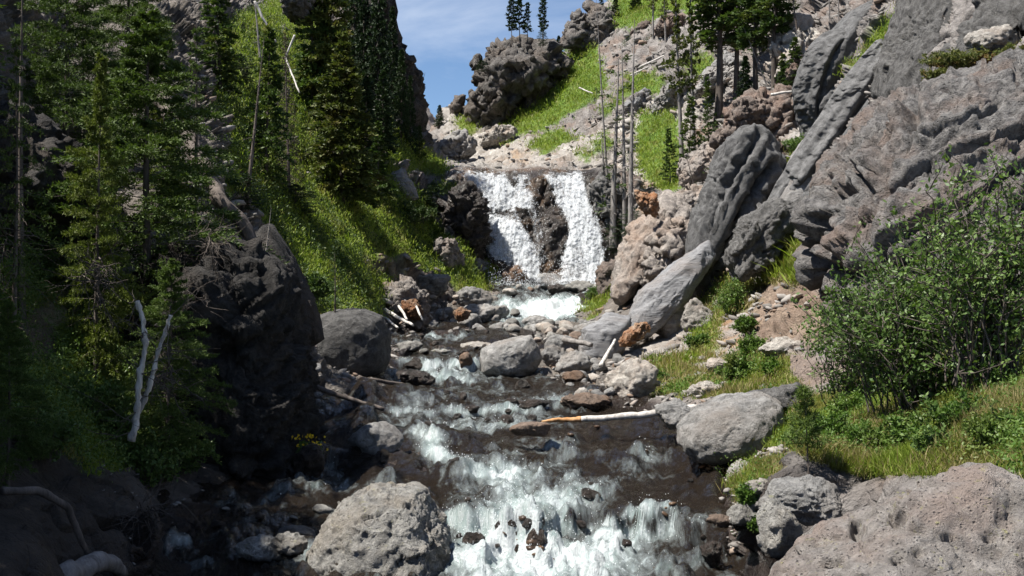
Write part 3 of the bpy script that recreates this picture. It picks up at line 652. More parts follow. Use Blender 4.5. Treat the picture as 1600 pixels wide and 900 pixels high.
def rock_mat(name, dark, light, tint=None, tintamt=.35, bump=.06, scale=1., lichen=0., wet=False, pits=0., gloss=.9, aniso=None, speck=.5, crack=0.):
    s = NT(name); geo = s.n('NewGeometry').outputs['Position']; oi = s.n('ObjectInfo').outputs['Random']
    if aniso: geo = s.map(geo, aniso[0], aniso[1])
    n0 = s.noise(geo, .9 * scale, 4, .6); n1 = s.noise(geo, 4.5 * scale, 9, .74, .3); n2 = s.noise(geo, 30 * scale, 6, .78); v = s.voro(geo, 2.1 * scale, 'DISTANCE_TO_EDGE')
    col = s.mix(s.ramp(n1, .38, .62), dark, light)
    if tint: col = s.mix(s.math('MULTIPLY', s.ramp(n0, .45, .68), tintamt * 2), col, tint)
    col = s.mix(1., col, s.mix(n2, (1 - speck,) * 3, (1 + speck,) * 3), 'MULTIPLY')
    col = s.mix(1., col, s.mix(oi, (.78,) * 3, (1.2,) * 3), 'MULTIPLY')
    pp = s.voro(geo, 17 * scale); pit = s.ramp(pp, .10, .30)
    col = s.mix(s.math('MULTIPLY', s.ramp(pit, 0, 1, 1, 0), .55 * (.4 + pits)), col, (.035, .03, .028))
    if lichen:
        l = s.noise(geo, 7 * scale, 5, .8); lm = s.ramp(l, .60, .67, 0, lichen)
        col = s.mix(lm, col, (.34, .33, .10)); l2 = s.noise(s.vadd(geo, (5., 3., 1.)), 9 * scale, 5, .8); col = s.mix(s.ramp(l2, .62, .68, 0, lichen), col, (.50, .50, .46))
    h = s.math('ADD', s.math('MULTIPLY', n1, 1.), s.math('MULTIPLY', n2, .28)); h = s.math('ADD', h, s.math('MULTIPLY', pit, .10 + .3 * pits))
    rough = gloss
    if wet:
        hh = s.math('ADD', s.attr('hh', 'Fac'), s.math('MULTIPLY', n0, .5)); wv = s.ramp(hh, .05, .30, 1, 0)
        col = s.mix(wv, col, (.022, .016, .013)); rough = s.ramp(wv, 0, 1, .9, .25)
    crk = s.voro(s.vadd(geo, s.n('NewGeometry').outputs['Normal']) if False else geo, 1.15 * scale, 'DISTANCE_TO_EDGE')
    cl = s.ramp(s.math('ADD', crk, s.math('MULTIPLY', s.math('SUBTRACT', n1, .5), .22)), .0, .022)
    col = s.mix(s.math('MULTIPLY', s.ramp(cl, 0, 1, .5, 0), s.ramp(n0, .5, .62, 0, crack)), col, (.03, .027, .025)); h = s.math('ADD', h, s.math('MULTIPLY', cl, .3 * crack))
    b = s.bump(h, bump * 1.9, 1.)
    return s.done(s.bsdf(col, rough, b, .3))
def rock_mats():
    MAT['grey'] = rock_mat('grey_boulder', (.13, .127, .122), (.33, .322, .31), (.20, .17, .145), bump=.08)
    MAT['greydark'] = rock_mat('dark_boulder', (.06, .058, .056), (.16, .155, .15), bump=.08)
    MAT['pale'] = rock_mat('pale_rock', (.20, .18, .16), (.40, .375, .34), (.30, .23, .18), bump=.07)
    MAT['tan'] = rock_mat('tan_rock', (.14, .125, .115), (.32, .285, .255), (.25, .18, .135), bump=.1, scale=.6)
    MAT['wetgrey'] = rock_mat('wet_grey_rock', (.12, .115, .105), (.27, .26, .24), wet=True, bump=.06)
    MAT['wetdark'] = rock_mat('wet_dark_rock', (.014, .012, .010), (.060, .046, .038), bump=.07, gloss=.3)
    MAT['brown'] = rock_mat('brown_rock', (.09, .065, .05), (.22, .165, .13), (.20, .11, .06), bump=.06)
    MAT['fore'] = rock_mat('foreground_rock', (.20, .18, .165), (.42, .385, .355), (.35, .27, .23), .4, bump=.05, scale=1.8, lichen=.5, pits=.5)
    MAT['greyw'] = rock_mat('grey_stream_boulder', (.13, .127, .122), (.33, .322, .31), (.20, .17, .145), bump=.08, wet=True)
    MAT['greydarkw'] = rock_mat('dark_stream_boulder', (.06, .058, .056), (.16, .155, .15), bump=.08, wet=True)
    MAT['ruststone'] = rock_mat('rust_stained_rock', (.22, .115, .055), (.33, .26, .20), (.24, .10, .04), .5, bump=.08)
    MAT['midb'] = rock_mat('stream_boulder', (.17, .165, .155), (.42, .405, .375), (.30, .25, .19), .3, bump=.07, scale=1.5, lichen=.35, pits=.2, wet=True)
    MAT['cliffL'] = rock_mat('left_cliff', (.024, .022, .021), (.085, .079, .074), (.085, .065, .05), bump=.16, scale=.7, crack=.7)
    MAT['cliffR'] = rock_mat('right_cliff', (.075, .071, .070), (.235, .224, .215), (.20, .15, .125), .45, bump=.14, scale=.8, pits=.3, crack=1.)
    MAT['crag'] = rock_mat('far_crag', (.085, .075, .07), (.22, .205, .19), (.17, .13, .10), .3, bump=.3, scale=.35)
    MAT['hoodoo'] = rock_mat('hoodoo_rock', (.06, .059, .059), (.15, .148, .147), bump=.05, scale=.6, speck=.25)
    MAT['slab'] = rock_mat('smooth_slab', (.14, .137, .134), (.27, .262, .255), (.22, .195, .175), .3, bump=.06, scale=.7, aniso=((.35, 1, 1.6), (0, R(40), 0)), speck=.25)
    MAT['darkslab'] = rock_mat('dark_slab', (.13, .13, .135), (.24, .24, .245), (.20, .17, .15), .3, bump=.05, scale=.8, aniso=((.35, 1, 1.6), (0, R(42), 0)), speck=.25)
    MAT['redrock'] = rock_mat('red_brown_rock', (.085, .068, .06), (.22, .18, .155), (.20, .12, .085), .3, bump=.1, scale=.8)

def build_outcrops():
    s = star
    cluster('rock_crag', [(733,195),(736,140),(748,104),(778,80),(805,74),(850,72),(884,94),(890,112),(868,125),(850,148),(825,172),(790,196),(752,200)], 112, 6, 100, 19, MAT['crag'], 5, 'broad dark crag on the skyline above the waterfall, thin pines on top')
    cluster('rock_crag', [(890,68),(894,34),(908,24),(942,24),(962,50),(958,90),(930,106),(914,88)], 118, 4, 44, 15, MAT['crag'], 9, 'smaller brown-grey crag on the skyline above the long green gully')
    s('rock_crag', [(985,50),(1005,34),(1020,40),(1018,60),(1000,70)], 1004, 52, 112, 2, MAT['redrock'], sub=5, rough=.6, lab='small reddish rock knob on the bare upper slope beside the big crag')
    s('rock_crag', [(703,170),(712,152),(728,148),(722,175),(708,190)], 714, 168, 117, 2, MAT['crag'], sub=4, rough=.5, lab='small dark rock tooth at the foot of the skyline notch')
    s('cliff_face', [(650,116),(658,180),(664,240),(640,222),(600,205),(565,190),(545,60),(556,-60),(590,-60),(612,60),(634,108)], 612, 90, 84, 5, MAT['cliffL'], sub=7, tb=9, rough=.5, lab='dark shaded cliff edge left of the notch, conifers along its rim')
    s('rock_crag', [(440,0),(452,-40),(482,-40),(492,8),(480,32),(455,30)], 466, 0, 66, 2, MAT['crag'], sub=5, rough=.6, lab='grey rock lump high among the conifers at the top of the left slope')
    s('hoodoo', [(1066,470),(1076,380),(1092,325),(1112,272),(1135,222),(1160,198),(1188,203),(1210,226),(1217,262),(1209,296),(1190,316),(1165,345),(1150,375),(1128,420),(1100,478)], 1145, 300, 46, 2.3, MAT['hoodoo'], sub=6, tb=2.5, rough=.26, blocks=.35, hollow=[([(1185,215),(1150,262),(1120,312),(1095,400)], 5, .38), ([(1205,255),(1165,318),(1140,380),(1112,445)], 6, .5), ([(1180,340),(1150,400),(1125,455)], 5, .35), ([(1160,212),(1125,275),(1098,340),(1082,420)], 4, .2), ([(1170,205),(1178,250),(1190,300)], 3, .2)], groove=.3, groove_dir=(.42, 0, .9), lab='smooth dark round-topped rock pillar leaning right above the rubble bank')
    loft_rock('hoodoo', [[(1272,215,14,0),(1264,160,22,0),(1272,115,25,0),(1290,82,24,0),(1312,68,18,0),(1326,80,9,0)],
        [(1280,215,20,.6),(1296,150,34,.6),(1312,100,36,.6),(1338,58,32,.6),(1360,28,26,.6),(1380,18,19,.6),(1394,36,11,.6)],
        [(1276,215,13,-.5),(1290,172,19,-.5),(1310,148,17,-.5),(1332,142,10,-.5)]], 50, MAT['hoodoo'], 'curling smooth grey rock pillars, two wave-shaped crests against the right slope', flat=1.7, groove=.085)
    s('rock_outcrop', [(1378,45),(1372,5),(1380,-45),(1420,-50),(1418,5),(1400,40)], 1395, -5, 48, 1.5, MAT['hoodoo'], sub=5, rough=.35, blocks=.4, groove=.15, lab='smooth grey rock rising out of frame just right of the curling pillars')
    s('rock_outcrop', [(1385,210),(1384,150),(1395,95),(1420,42),(1448,-60),(1560,-60),(1536,12),(1510,62),(1470,110),(1440,150),(1405,205)], 1440, 70, 36, 2.0, MAT['greydark'], sub=6, tb=3, rough=.35, blocks=.4, tilt=.3, stretch=(-.6, 0, -.8), joints=((.7, .2, -.6), [(1.6, .2, .3)]), lab='steep dark rock rib at the top right with a shaded overhang')
    s('rock_outcrop', [(1490,110),(1530,40),(1580,-30),(1720,-80),(1820,40),(1700,80),(1600,85),(1545,90)], 1620, 30, 30, 2.2, MAT['greydark'], sub=6, tb=3, rough=.45, tilt=.3, lab='rough dark rock mass in the top right corner above the shrubby ledge')
    rock('boulder', 1552, 62, 85, 42, 28.6, 31, MAT['pale'], lab='pale lichen-spotted boulder on the shrubby ledge near the top right corner', cat='boulder', sub=5, detail=.5)
    s('cliff_face', [(1288,425),(1298,335),(1335,262),(1390,185),(1440,150),(1480,118),(1560,92),(1640,80),(1850,60),(1900,560),(1650,560),(1400,520),(1320,480)], 1520, 320, 24.5, 2.6, MAT['cliffR'], sub=7, tb=5, rough=.42, blocks=.75, tilt=.55, stretch=(-.68, 0, -.68), joints=((.52, .25, -.82), [(2.1, .46, .1), (1.2, .22, .6), (.55, .08, .3)]), hollow=[([(1620,255),(1540,300),(1490,335),(1440,370),(1395,395),(1375,440)], 4.5, .42), ([(1480,395),(1440,410),(1400,455)], 3, .22), ([(1620,220),(1530,235),(1460,250),(1400,290),(1360,330)], 4, .3), ([(1425,205),(1440,155),(1470,130)], 8, .4), ([(1340,265),(1362,310),(1350,370)], 4, .3), ([(1560,180),(1500,200),(1440,215)], 3.5, .25), ([(1600,330),(1520,350),(1450,400)], 3, .25), ([(1300,345),(1318,400),(1330,440)], 5, .35)], lab='broad rough brown-grey rock face filling the right side above the big bush')
    s('rock_slab', [(1190,345),(1248,235),(1318,152),(1382,88),(1402,112),(1388,178),(1345,250),(1300,320),(1240,372),(1200,372)], 1295, 235, 43, .8, MAT['slab'], sub=6, tb=3, tilt=.25, rough=.18, blocks=.4, stretch=(-.62, 0, -.78), groove=.16, groove_dir=(-.65, 0, -.75), lab='long smooth pale grey slab slanting down beside the curling pillars', cat='rock slab')
    s('rock_slab', [(972,535),(985,492),(1002,455),(1060,412),(1112,372),(1122,400),(1092,442),(1062,482),(1012,525)], 1040, 460, 42, .8, MAT['darkslab'], sub=6, tb=2.5, tilt=.3, rough=.26, blocks=.4, stretch=(-.62, 0, -.78), groove=.12, groove_dir=(-.65, 0, -.75), lab='smooth blue-grey slab slanting to the stream below the dark leaning pillar', cat='rock slab')
    s('rock_slab', [(905,560),(912,515),(950,490),(985,495),(985,530),(960,575),(925,590)], 945, 538, 40, .8, MAT['darkslab'], sub=5, tb=1.5, rough=.3, blocks=.6, lab='dark grey slab end dipping into the rubble at the foot of the right slope', cat='rock slab')
    s('rock_outcrop', [(950,455),(978,372),(1012,332),(1045,300),(1088,312),(1092,345),(1062,392),(1012,425),(965,478)], 1020, 380, 57, 1.6, MAT['tan'], sub=6, tb=3, tilt=.4, rough=.32, lab='tan bank of crumbly rock between the waterfall and the dark leaning pillar')
    s('rock_outcrop', [(1150,440),(1140,395),(1165,345),(1215,310),(1262,318),(1255,350),(1215,385),(1195,425)], 1195, 375, 38, .9, MAT['greydark'], sub=6, tb=2, rough=.5, stretch=(-.62, 0, -.78), lab='jumbled dark grey rock ledges just above the footpath')
    cluster('rock_outcrop', [(1120,215),(1150,170),(1200,150),(1258,160),(1262,205),(1215,240),(1165,205),(1140,240)], 55, 2, 64, 19, MAT['redrock'], 13, 'broken brown rubble outcrop behind the round-topped dark pillar')
    cluster('rock_outcrop', [(1205,110),(1215,50),(1262,30),(1285,60),(1262,150),(1235,150)], 60, 2, 46, 18, MAT['pale'], 17, 'cream and brown blocks piled left of the curling pillars')
    cluster('rock_outcrop', [(1000,460),(1010,400),(1060,345),(1088,350),(1065,400),(1030,440)], 54, 1.2, 50, 16, MAT['tan'], 21, 'blocky rubble on the lower face of the tan bank')
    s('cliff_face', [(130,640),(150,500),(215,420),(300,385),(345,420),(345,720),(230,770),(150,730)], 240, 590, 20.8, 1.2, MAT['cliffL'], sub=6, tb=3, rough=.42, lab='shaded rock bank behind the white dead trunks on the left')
    for k_, (pts, Yr) in enumerate([([(1195,355,12,0),(1232,300,22,0),(1285,225,28,0),(1335,150,27,0),(1368,95,20,0),(1384,60,10,0)], 42.6), ([(1225,378,10,0),(1268,318,18,0),(1318,248,22,0),(1368,175,20,0),(1392,122,10,0)], 41.6)]):
        loft_rock('rock_rib', [pts], Yr, MAT['hoodoo'], ['smooth grey rope-like rib running up beside the curling pillars', 'lower smooth grey rib along the edge of the rough rock face'][k_], flat=1.2, groove=.1)
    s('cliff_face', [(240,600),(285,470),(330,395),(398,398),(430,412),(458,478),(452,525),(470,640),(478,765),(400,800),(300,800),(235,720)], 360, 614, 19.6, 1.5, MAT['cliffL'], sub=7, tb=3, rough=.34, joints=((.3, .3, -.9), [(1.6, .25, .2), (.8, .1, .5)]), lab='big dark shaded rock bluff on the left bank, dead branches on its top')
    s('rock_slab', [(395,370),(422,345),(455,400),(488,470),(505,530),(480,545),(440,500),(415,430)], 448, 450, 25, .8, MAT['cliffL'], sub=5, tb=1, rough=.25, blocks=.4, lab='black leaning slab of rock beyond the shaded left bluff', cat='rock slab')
    s('rock_outcrop', [(692,320),(712,292),(735,286),(750,305),(760,340),(757,385),(745,405),(718,370),(700,345)], 730, 342, 70.5, 1.6, MAT['wetdark'], sub=6, rough=.8, lab='wet black rock buttress at the left edge of the waterfall')
    s('rock_outcrop', [(918,292),(935,275),(962,280),(980,330),(972,390),(950,400),(942,350)], 952, 335, 73, 1.3, MAT['greydark'], sub=6, tb=3, rough=.7, lab='dark wet rock wall at the right edge of the waterfall')
    s('rock_outcrop', [(600,500),(585,470),(605,445),(640,440),(668,462),(672,500),(650,518),(615,515)], 632, 480, 54, 1.2, MAT['tan'], sub=6, rough=.6, lab='rust-stained broken bank at the foot of the green left slope')
    s('rock_outcrop', [(935,455),(938,420),(960,400),(990,405),(995,440),(965,465),(945,475)], 962, 435, 63, 1.2, MAT['redrock'], sub=5, rough=.6, lab='pinkish-brown rock shoulder at the right foot of the waterfall')
    s('rock_slab', [(610,300),(612,270),(628,262),(645,285),(655,310),(640,315)], 632, 290, 69, .8, MAT['slab'], sub=5, rough=.3, lab='smooth pale grey rock face in the left slope above the creek bend')
    s('cliff_face', [(-60,470),(-80,200),(40,170),(100,260),(110,330),(60,430)], 10, 320, 20, 1.2, MAT['cliffL'], sub=6, tb=3, rough=.6, lab='dark shaded rock wall behind the firs at the left edge')
    for nm, px, py, w, h, Y, sd, mt, lab in [('rock_outcrop', 1228, 70, 60, 70, 62, 101, 'pale', 'cream blocky rock pile behind the pine row at the upper right'), ('rock_outcrop', 1248, 118, 44, 46, 58, 102, 'redrock', 'brown block beside the foot of the curling pillars'),
      ('rock_outcrop', 1100, 260, 90, 60, 58, 103, 'tan', 'tan rock ledge behind the round-topped dark pillar, left side'), ('rock_outcrop', 1095, 330, 60, 90, 52, 104, 'tan', 'tan broken slab at the left foot of the round-topped dark pillar'),
      ('rock_outcrop', 1215, 250, 50, 80, 50, 105, 'redrock', 'dark brown jumbled blocks between the two groups of pillars'), ('rock_outcrop', 1000, 165, 70, 34, 84, 106, 'darkslab', 'grey ledge above the round green patch on the right slope'),
      ('rock_outcrop', 1055, 150, 80, 40, 82, 107, 'grey', 'grey tilted ledge behind the slender tall pines'), ('rock_outcrop', 1120, 120, 90, 46, 78, 108, 'slab', 'pale slanting rock ledge behind the stout pine trunk'), ('rock_outcrop', 1050, 40, 50, 34, 104, 109, 'redrock', 'reddish rock knob near the top of the right slope'),
      ('rock_outcrop', 1225, 395, 60, 40, 36, 110, 'grey', 'grey rock at the upper edge of the tall grass clump'), ('rock_outcrop', 712, 235, 70, 50, 96, 111, 'slab', 'pale grey smooth rock just above the lip of the falls, left side'), ('rock_outcrop', 780, 215, 60, 36, 104, 112, 'pale', 'cream rock bulge under the big dark crag'),
      ('rock_outcrop', 700, 400, 50, 60, 64, 113, 'tan', 'tan bare rock patch on the bank left of the waterfall foot'), ('stained_rock', 1012, 316, 30, 52, 55.6, 115, 'ruststone', 'orange mineral-stained rock at the foot of the bare snags right of the falls'), ('stained_rock', 643, 484, 30, 36, 53, 116, 'ruststone', 'rust-streaked rock in the broken bank behind the rounded dark boulder'), ('stained_rock', 722, 490, 26, 22, 53.2, 117, 'ruststone', 'small orange-stained rock low on the left bank before the upper cascade'), ('stained_rock', 990, 522, 56, 22, 37.6, 118, 'ruststone', 'flat orange-brown stained rock above the rubble bank'),
      ('rock_outcrop', 745, 420, 40, 40, 63, 114, 'grey', 'grey rock ledge at the left edge of the waterfall foot')]:
        q = hit(px, py + h * .3, Y); Y = q.y if q is not None and nm != 'stained_rock' else Y
        rock(nm, px, py, w, h, Y + (.3 if nm != 'stained_rock' else -.5), sd, MAT[mt], sub=6, rough=.12, planes=9, tilt=35, lab=lab, cat='rock outcrop', detail=.8)
    # fore
    rock('boulder', 1400, 985, 700, 510, 6.9, 77, MAT['fore'], dep=.95, sub=7, rough=.09, planes=9, hard=10, lab='huge pinkish-grey pitted boulder filling the bottom right corner', cat='boulder', detail=.18, abs_pos=(2.62, 6.9, ZC - 2.15))
    o = bpy.data.objects['boulder.001'] if 'boulder.001' in bpy.data.objects else bpy.data.objects['boulder']
    for o in [v for v in bpy.data.objects if v.get('label', '').startswith('huge pinkish')]:
        me = o.data; V = np.empty(len(me.vertices) * 3); me.vertices.foreach_get('co', V); V = V.reshape(-1, 3); W = V + np.array(o.location); pp = W[:, 0] / W[:, 1] * F + 800; qq = 450 - (W[:, 2] - ZC) / W[:, 1] * F
        for (cx, cy, rx, ry, d) in [(1338, 826, 9, 15, .16), (1402, 808, 12, 14, .14), (1435, 862, 8, 8, .08), (1400, 875, 9, 7, .08), (1300, 880, 22, 6, .06), (1545, 840, 10, 6, .07), (1480, 840, 14, 5, .05), (1420, 830, 30, 5, .04), (1250, 790, 8, 12, .08)]:
            e = ((pp - cx) / rx) ** 2 + ((qq - cy) / ry) ** 2; k_ = np.exp(-e * e) * (W[:, 1] < 8.2); V += k_[:, None] * np.array([.25, .6, -.75]) * d
        me.vertices.foreach_set('co', V.ravel()); me.update()
    rock('boulder', 1252, 782, 140, 72, 10.2, 12, MAT['grey'], dep=1.1, sub=6, rough=.1, lab='cracked grey rock at the foot of the little pine sapling', cat='boulder', detail=.25)
    rock('boulder', 1590, 745, 80, 75, 9.6, 14, MAT['fore'], sub=5, lab='pinkish angular rock at the right edge behind the huge pitted boulder', cat='boulder', detail=.3)
    rock('boulder', 1215, 838, 60, 120, 8.6, 15, MAT['midb'], sub=5, lab='grey rock wedged between the huge pitted boulder and the stream', cat='boulder', detail=.4)
    s('boulder', [(486,870),(500,830),(528,790),(560,770),(600,764),(650,768),(678,800),(700,838),(704,880),(690,905),(640,925),(540,925),(495,900)], 597, 845, 14.6, .95, MAT['midb'], sub=7, tb=.8, rough=.34, blocks=.7, tilt=.35, pw=.62, lab='big pale grey boulder in midstream at the bottom, dry grass on its top', cat='boulder')
    s('boulder', [(472,545),(476,515),(500,492),(530,483),(570,484),(598,495),(609,520),(608,560),(600,580),(570,598),(530,597),(500,585),(480,568)], 541, 540, 34, 1.35, MAT['greydarkw'], sub=6, tb=1.3, rough=.22, blocks=.25, pw=.6, lab='large rounded dark grey boulder at the left edge of the stream', cat='boulder')
    s('boulder', [(750,565),(752,545),(790,530),(830,524),(843,542),(846,560),(835,580),(812,594),(775,592),(753,582)], 798, 560, 35, .9, MAT['greyw'], sub=6, tb=.9, rough=.2, blocks=.3, lab='light grey flat-faced boulder beside the little drop in midstream', cat='boulder')
    s('boulder', [(1060,690),(1062,665),(1092,640),(1140,620),(1195,615),(1220,628),(1222,655),(1200,690),(1165,712),(1120,722),(1075,712)], 1140, 668, 18.6, .95, MAT['greyw'], sub=6, tb=.9, rough=.26, blocks=.4, tilt=.3, lab='large wedge-shaped grey boulder overhanging the right edge of the stream', cat='boulder')
    rock('boulder', 1062, 648, 78, 46, 20.5, 22, MAT['grey'], sub=5, lab='small grey boulder at the root end of the white log', cat='boulder', detail=.4)
    rock('boulder', 1225, 628, 110, 60, 19.6, 27, MAT['greydark'], sub=5, lab='dark rock behind the wedge-shaped boulder, half under the bush', cat='boulder', detail=.4)
    rock('boulder', 588, 690, 86, 62, 20.6, 41, MAT['grey'], sub=5, rough=.06, hard=8, lab='smooth rounded rock perched above a small side chute', cat='boulder')
    rock('boulder', 594, 726, 130, 56, 20.4, 42, MAT['wetdark'], sub=5, lab='wet black rock under the smooth rounded one', cat='boulder', detail=.4)
    rock('boulder', 640, 742, 110, 34, 19.4, 43, MAT['wetdark'], sub=5, lab='low wet black ledge behind the big midstream boulder', cat='boulder', detail=.4)
    rock('boulder', 408, 860, 84, 46, 14.6, 44, MAT['midb'], sub=5, lab='mossy tan rock in the dark shallows at the bottom left', cat='boulder', detail=.5)
    rock('boulder', 452, 852, 60, 38, 14.3, 47, MAT['midb'], sub=5, lab='small tan rock touching the right side of the mossy one at the bottom left', cat='boulder', detail=.5)
    rock('boulder', 464, 830, 62, 20, 15.4, 45, MAT['greydark'], sub=4, lab='flat dark stone behind the mossy tan rock at the bottom left', cat='boulder')
    rock('boulder', 828, 670, 64, 24, 20.6, 46, MAT['brown'], sub=5, rough=.06, lab='flat brown rock at the broken orange end of the white log', cat='boulder')
    for a in [('boulder',668,447,70,38,57,51,'grey','smooth light grey boulder lying in the green left slope above the rusty bank'),('boulder',738,468,62,40,57,52,'grey','grey sloping boulder right of the smooth one on the left bank'),
      ('boulder',752,492,52,36,54,53,'grey','grey rounded boulder at the left side of the upper cascade'),('boulder',776,490,40,26,54.5,54,'grey','smaller grey boulder touching the upper cascade'),('boulder',735,503,40,28,52,55,'grey','grey boulder low on the left bank before the upper cascade'),
      ('boulder',858,441,40,30,66.5,56,'grey','pale rounded boulder right at the foot of the waterfall'),('boulder',808,431,52,34,66.5,57,'brown','rust-brown wedge-shaped boulder at the left foot of the waterfall'),('boulder',905,449,46,22,66,58,'wetgrey','dark rounded rock at the right foot of the waterfall'),
      ('boulder',928,452,34,18,66,59,'wetgrey','small dark rock beside the bank at the right foot of the waterfall'),('boulder',872,452,34,16,66,60,'wetdark','low wet rock just under the middle of the waterfall'),
      ('boulder',835,505,50,26,53,61,'grey','grey boulder in front of the upper cascade'),('boulder',868,560,46,44,36.5,62,'grey','grey block right of the flat-faced midstream boulder'),('boulder',895,570,56,44,34.5,63,'grey','angular light grey block with a shaded left side in the rubble'),
      ('boulder',880,540,60,36,40,64,'grey','broad grey block behind the flat-faced midstream boulder'),('boulder',897,590,40,22,32.5,65,'brown','rounded brownish stone at the water edge below the rubble'),('boulder',925,520,70,36,44,66,'grey','long grey rock at the head of the rubble bank'),
      ('boulder',985,595,82,72,27.5,67,'pale','tall pale triangular slab leaning at the water edge'),('boulder',1048,505,66,58,31,68,'pale','pinkish pale boulder below the dark leaning pillar'),('boulder',1093,498,58,62,30,69,'pale','cream-coloured boulder right of the pinkish pale one'),
      ('boulder',995,530,50,30,33,70,'pale','flat pale stone at the foot of the rusty patch'),('boulder',1100,612,54,32,23.4,71,'pale','cream rock above the white log, grass behind it'),('boulder',1155,738,42,40,15.6,72,'midb','rounded grey stone at the right water edge below the wedge-shaped boulder'),
      ('boulder',1168,806,58,50,12.6,73,'midb','grey stone at the water edge with green weeds on it'),('boulder',1185,765,44,34,13.6,74,'midb','pale grey stone between the two water-edge stones on the right bank'),('boulder',1225,545,80,36,25,75,'pale','smooth pale ledge of rock below the footpath'),
      ('boulder',1130,575,60,30,27,76,'pale','pale grey rock half hidden in grass on the right bank'),('boulder',1170,420,70,30,34,78,'pale','pale tilted stone beside the top of the footpath'),('boulder',650,592,60,30,33,79,'wetdark','wet black rock against the rounded dark boulder'),
      ('boulder',654,568,46,20,36.5,80,'wetdark','low wet rock in the little drop of the stream'),('boulder',728,563,22,26,37.3,81,'brown','small rusty stone splitting the little drop in midstream'),('boulder',640,543,42,20,43,82,'wetgrey','flat grey rock in the riffle above the little drop'),
      ('boulder',745,541,50,14,44,83,'pale','low pale flat rock across the riffle above the little drop'),('boulder',690,549,36,8,43,84,'wetgrey','thin flat stone just breaking the riffle'),('boulder',735,640,30,14,26.6,85,'wetdark','wet stone poking from the white rapid below the little drop'),
      ('boulder',835,632,44,16,27.6,86,'wetdark','low wet ledge in midstream right of the rapid'),('boulder',915,628,80,26,28.5,87,'brown','reddish-brown wet rock shelf at the right water edge'),('boulder',480,690,40,28,20.2,88,'wetgrey','grey rock under the yellow flowers on the left bank'),
      ('boulder',483,722,50,60,19.4,89,'wetdark','wet dark rock left of the side chute'),('boulder',740,842,36,22,14.9,90,'wetdark','wet black stone in the white water right of the big pale boulder'),('boulder',1110,870,34,52,13.2,91,'wetdark','reddish wet rock at the foot of the right cascade'),
      ('boulder',1125,815,40,26,14.4,92,'brown','rusty-brown stone at the water edge by the weeds'),('boulder',445,552,36,24,26,93,'greydark','dark block wedged between the shaded bluff and the rounded boulder'),('boulder',450,580,40,22,24.5,94,'wetdark','black rock at the foot of the shaded bluff')]:
        nm, px, py, w, h, Y, sd, mt, lab = a
        q = hit(px, py + h * .32, Y)
        if q is not None: Y = q.y + .25 * w / F * q.y
        rock(nm, px, py, w, h, Y, sd, MAT[mt], sub=5 if w * h > 1200 else 4, lab=lab, cat='boulder', detail=.45 if mt not in ('grey',) else .3)
# ---------- plants ----------
def tubes(lines, sides=5):
    """lines: list of (pts Nx3, radii N)"""
    Vs, Fs, off = [], [], 0; a = np.linspace(0, 2 * math.pi, sides, endpoint=False)
    for p, r in lines:
        p = np.asarray(p, float); t = np.gradient(p, axis=0); t /= np.linalg.norm(t, axis=1)[:, None] + 1e-9
        ref = np.array([.3, .2, 1.]) if abs(t[0, 2]) < .8 else np.array([1., .1, .2])
        u = np.cross(t, ref); u /= np.linalg.norm(u, axis=1)[:, None] + 1e-9; v = np.cross(t, u); r = np.asarray(r)[:, None, None]
        V = p[:, None] + r * (u[:, None] * np.cos(a)[None, :, None] + v[:, None] * np.sin(a)[None, :, None])
        n = len(p); i = np.arange(n * sides).reshape(n, sides) + off; j = np.roll(i, -1, 1)
        Vs.append(V.reshape(-1, 3)); Fs.append(np.stack([i[:-1], j[:-1], j[1:], i[1:]], -1).reshape(-1, 4)); off += n * sides
    return np.concatenate(Vs), np.concatenate(Fs)
def quads(C, D, L, W, rs, fold=0):
    n = len(C); D = D / (np.linalg.norm(D, axis=1)[:, None] + 1e-9)
    S = np.cross(D, rs.normal(size=(n, 3))); S /= np.linalg.norm(S, axis=1)[:, None] + 1e-9
    L = np.broadcast_to(L, n)[:, None]; W = np.broadcast_to(W, n)[:, None]
    V = np.stack([C, C + D * L * .5 + S * W * .5, C + D * L, C + D * L * .5 - S * W * .5], 1).reshape(-1, 3)
    return V, np.arange(n * 4).reshape(n, 4)
def curve_pts(p0, d, L, bend, n, rs, wob=.04):
    s = np.linspace(0, 1, n)[:, None]; d = np.array(d, float)
    return np.array(p0) + d * L * s + np.array(bend) * L * s ** 2 + rs.normal(size=(n, 3)) * wob * L * s * .4
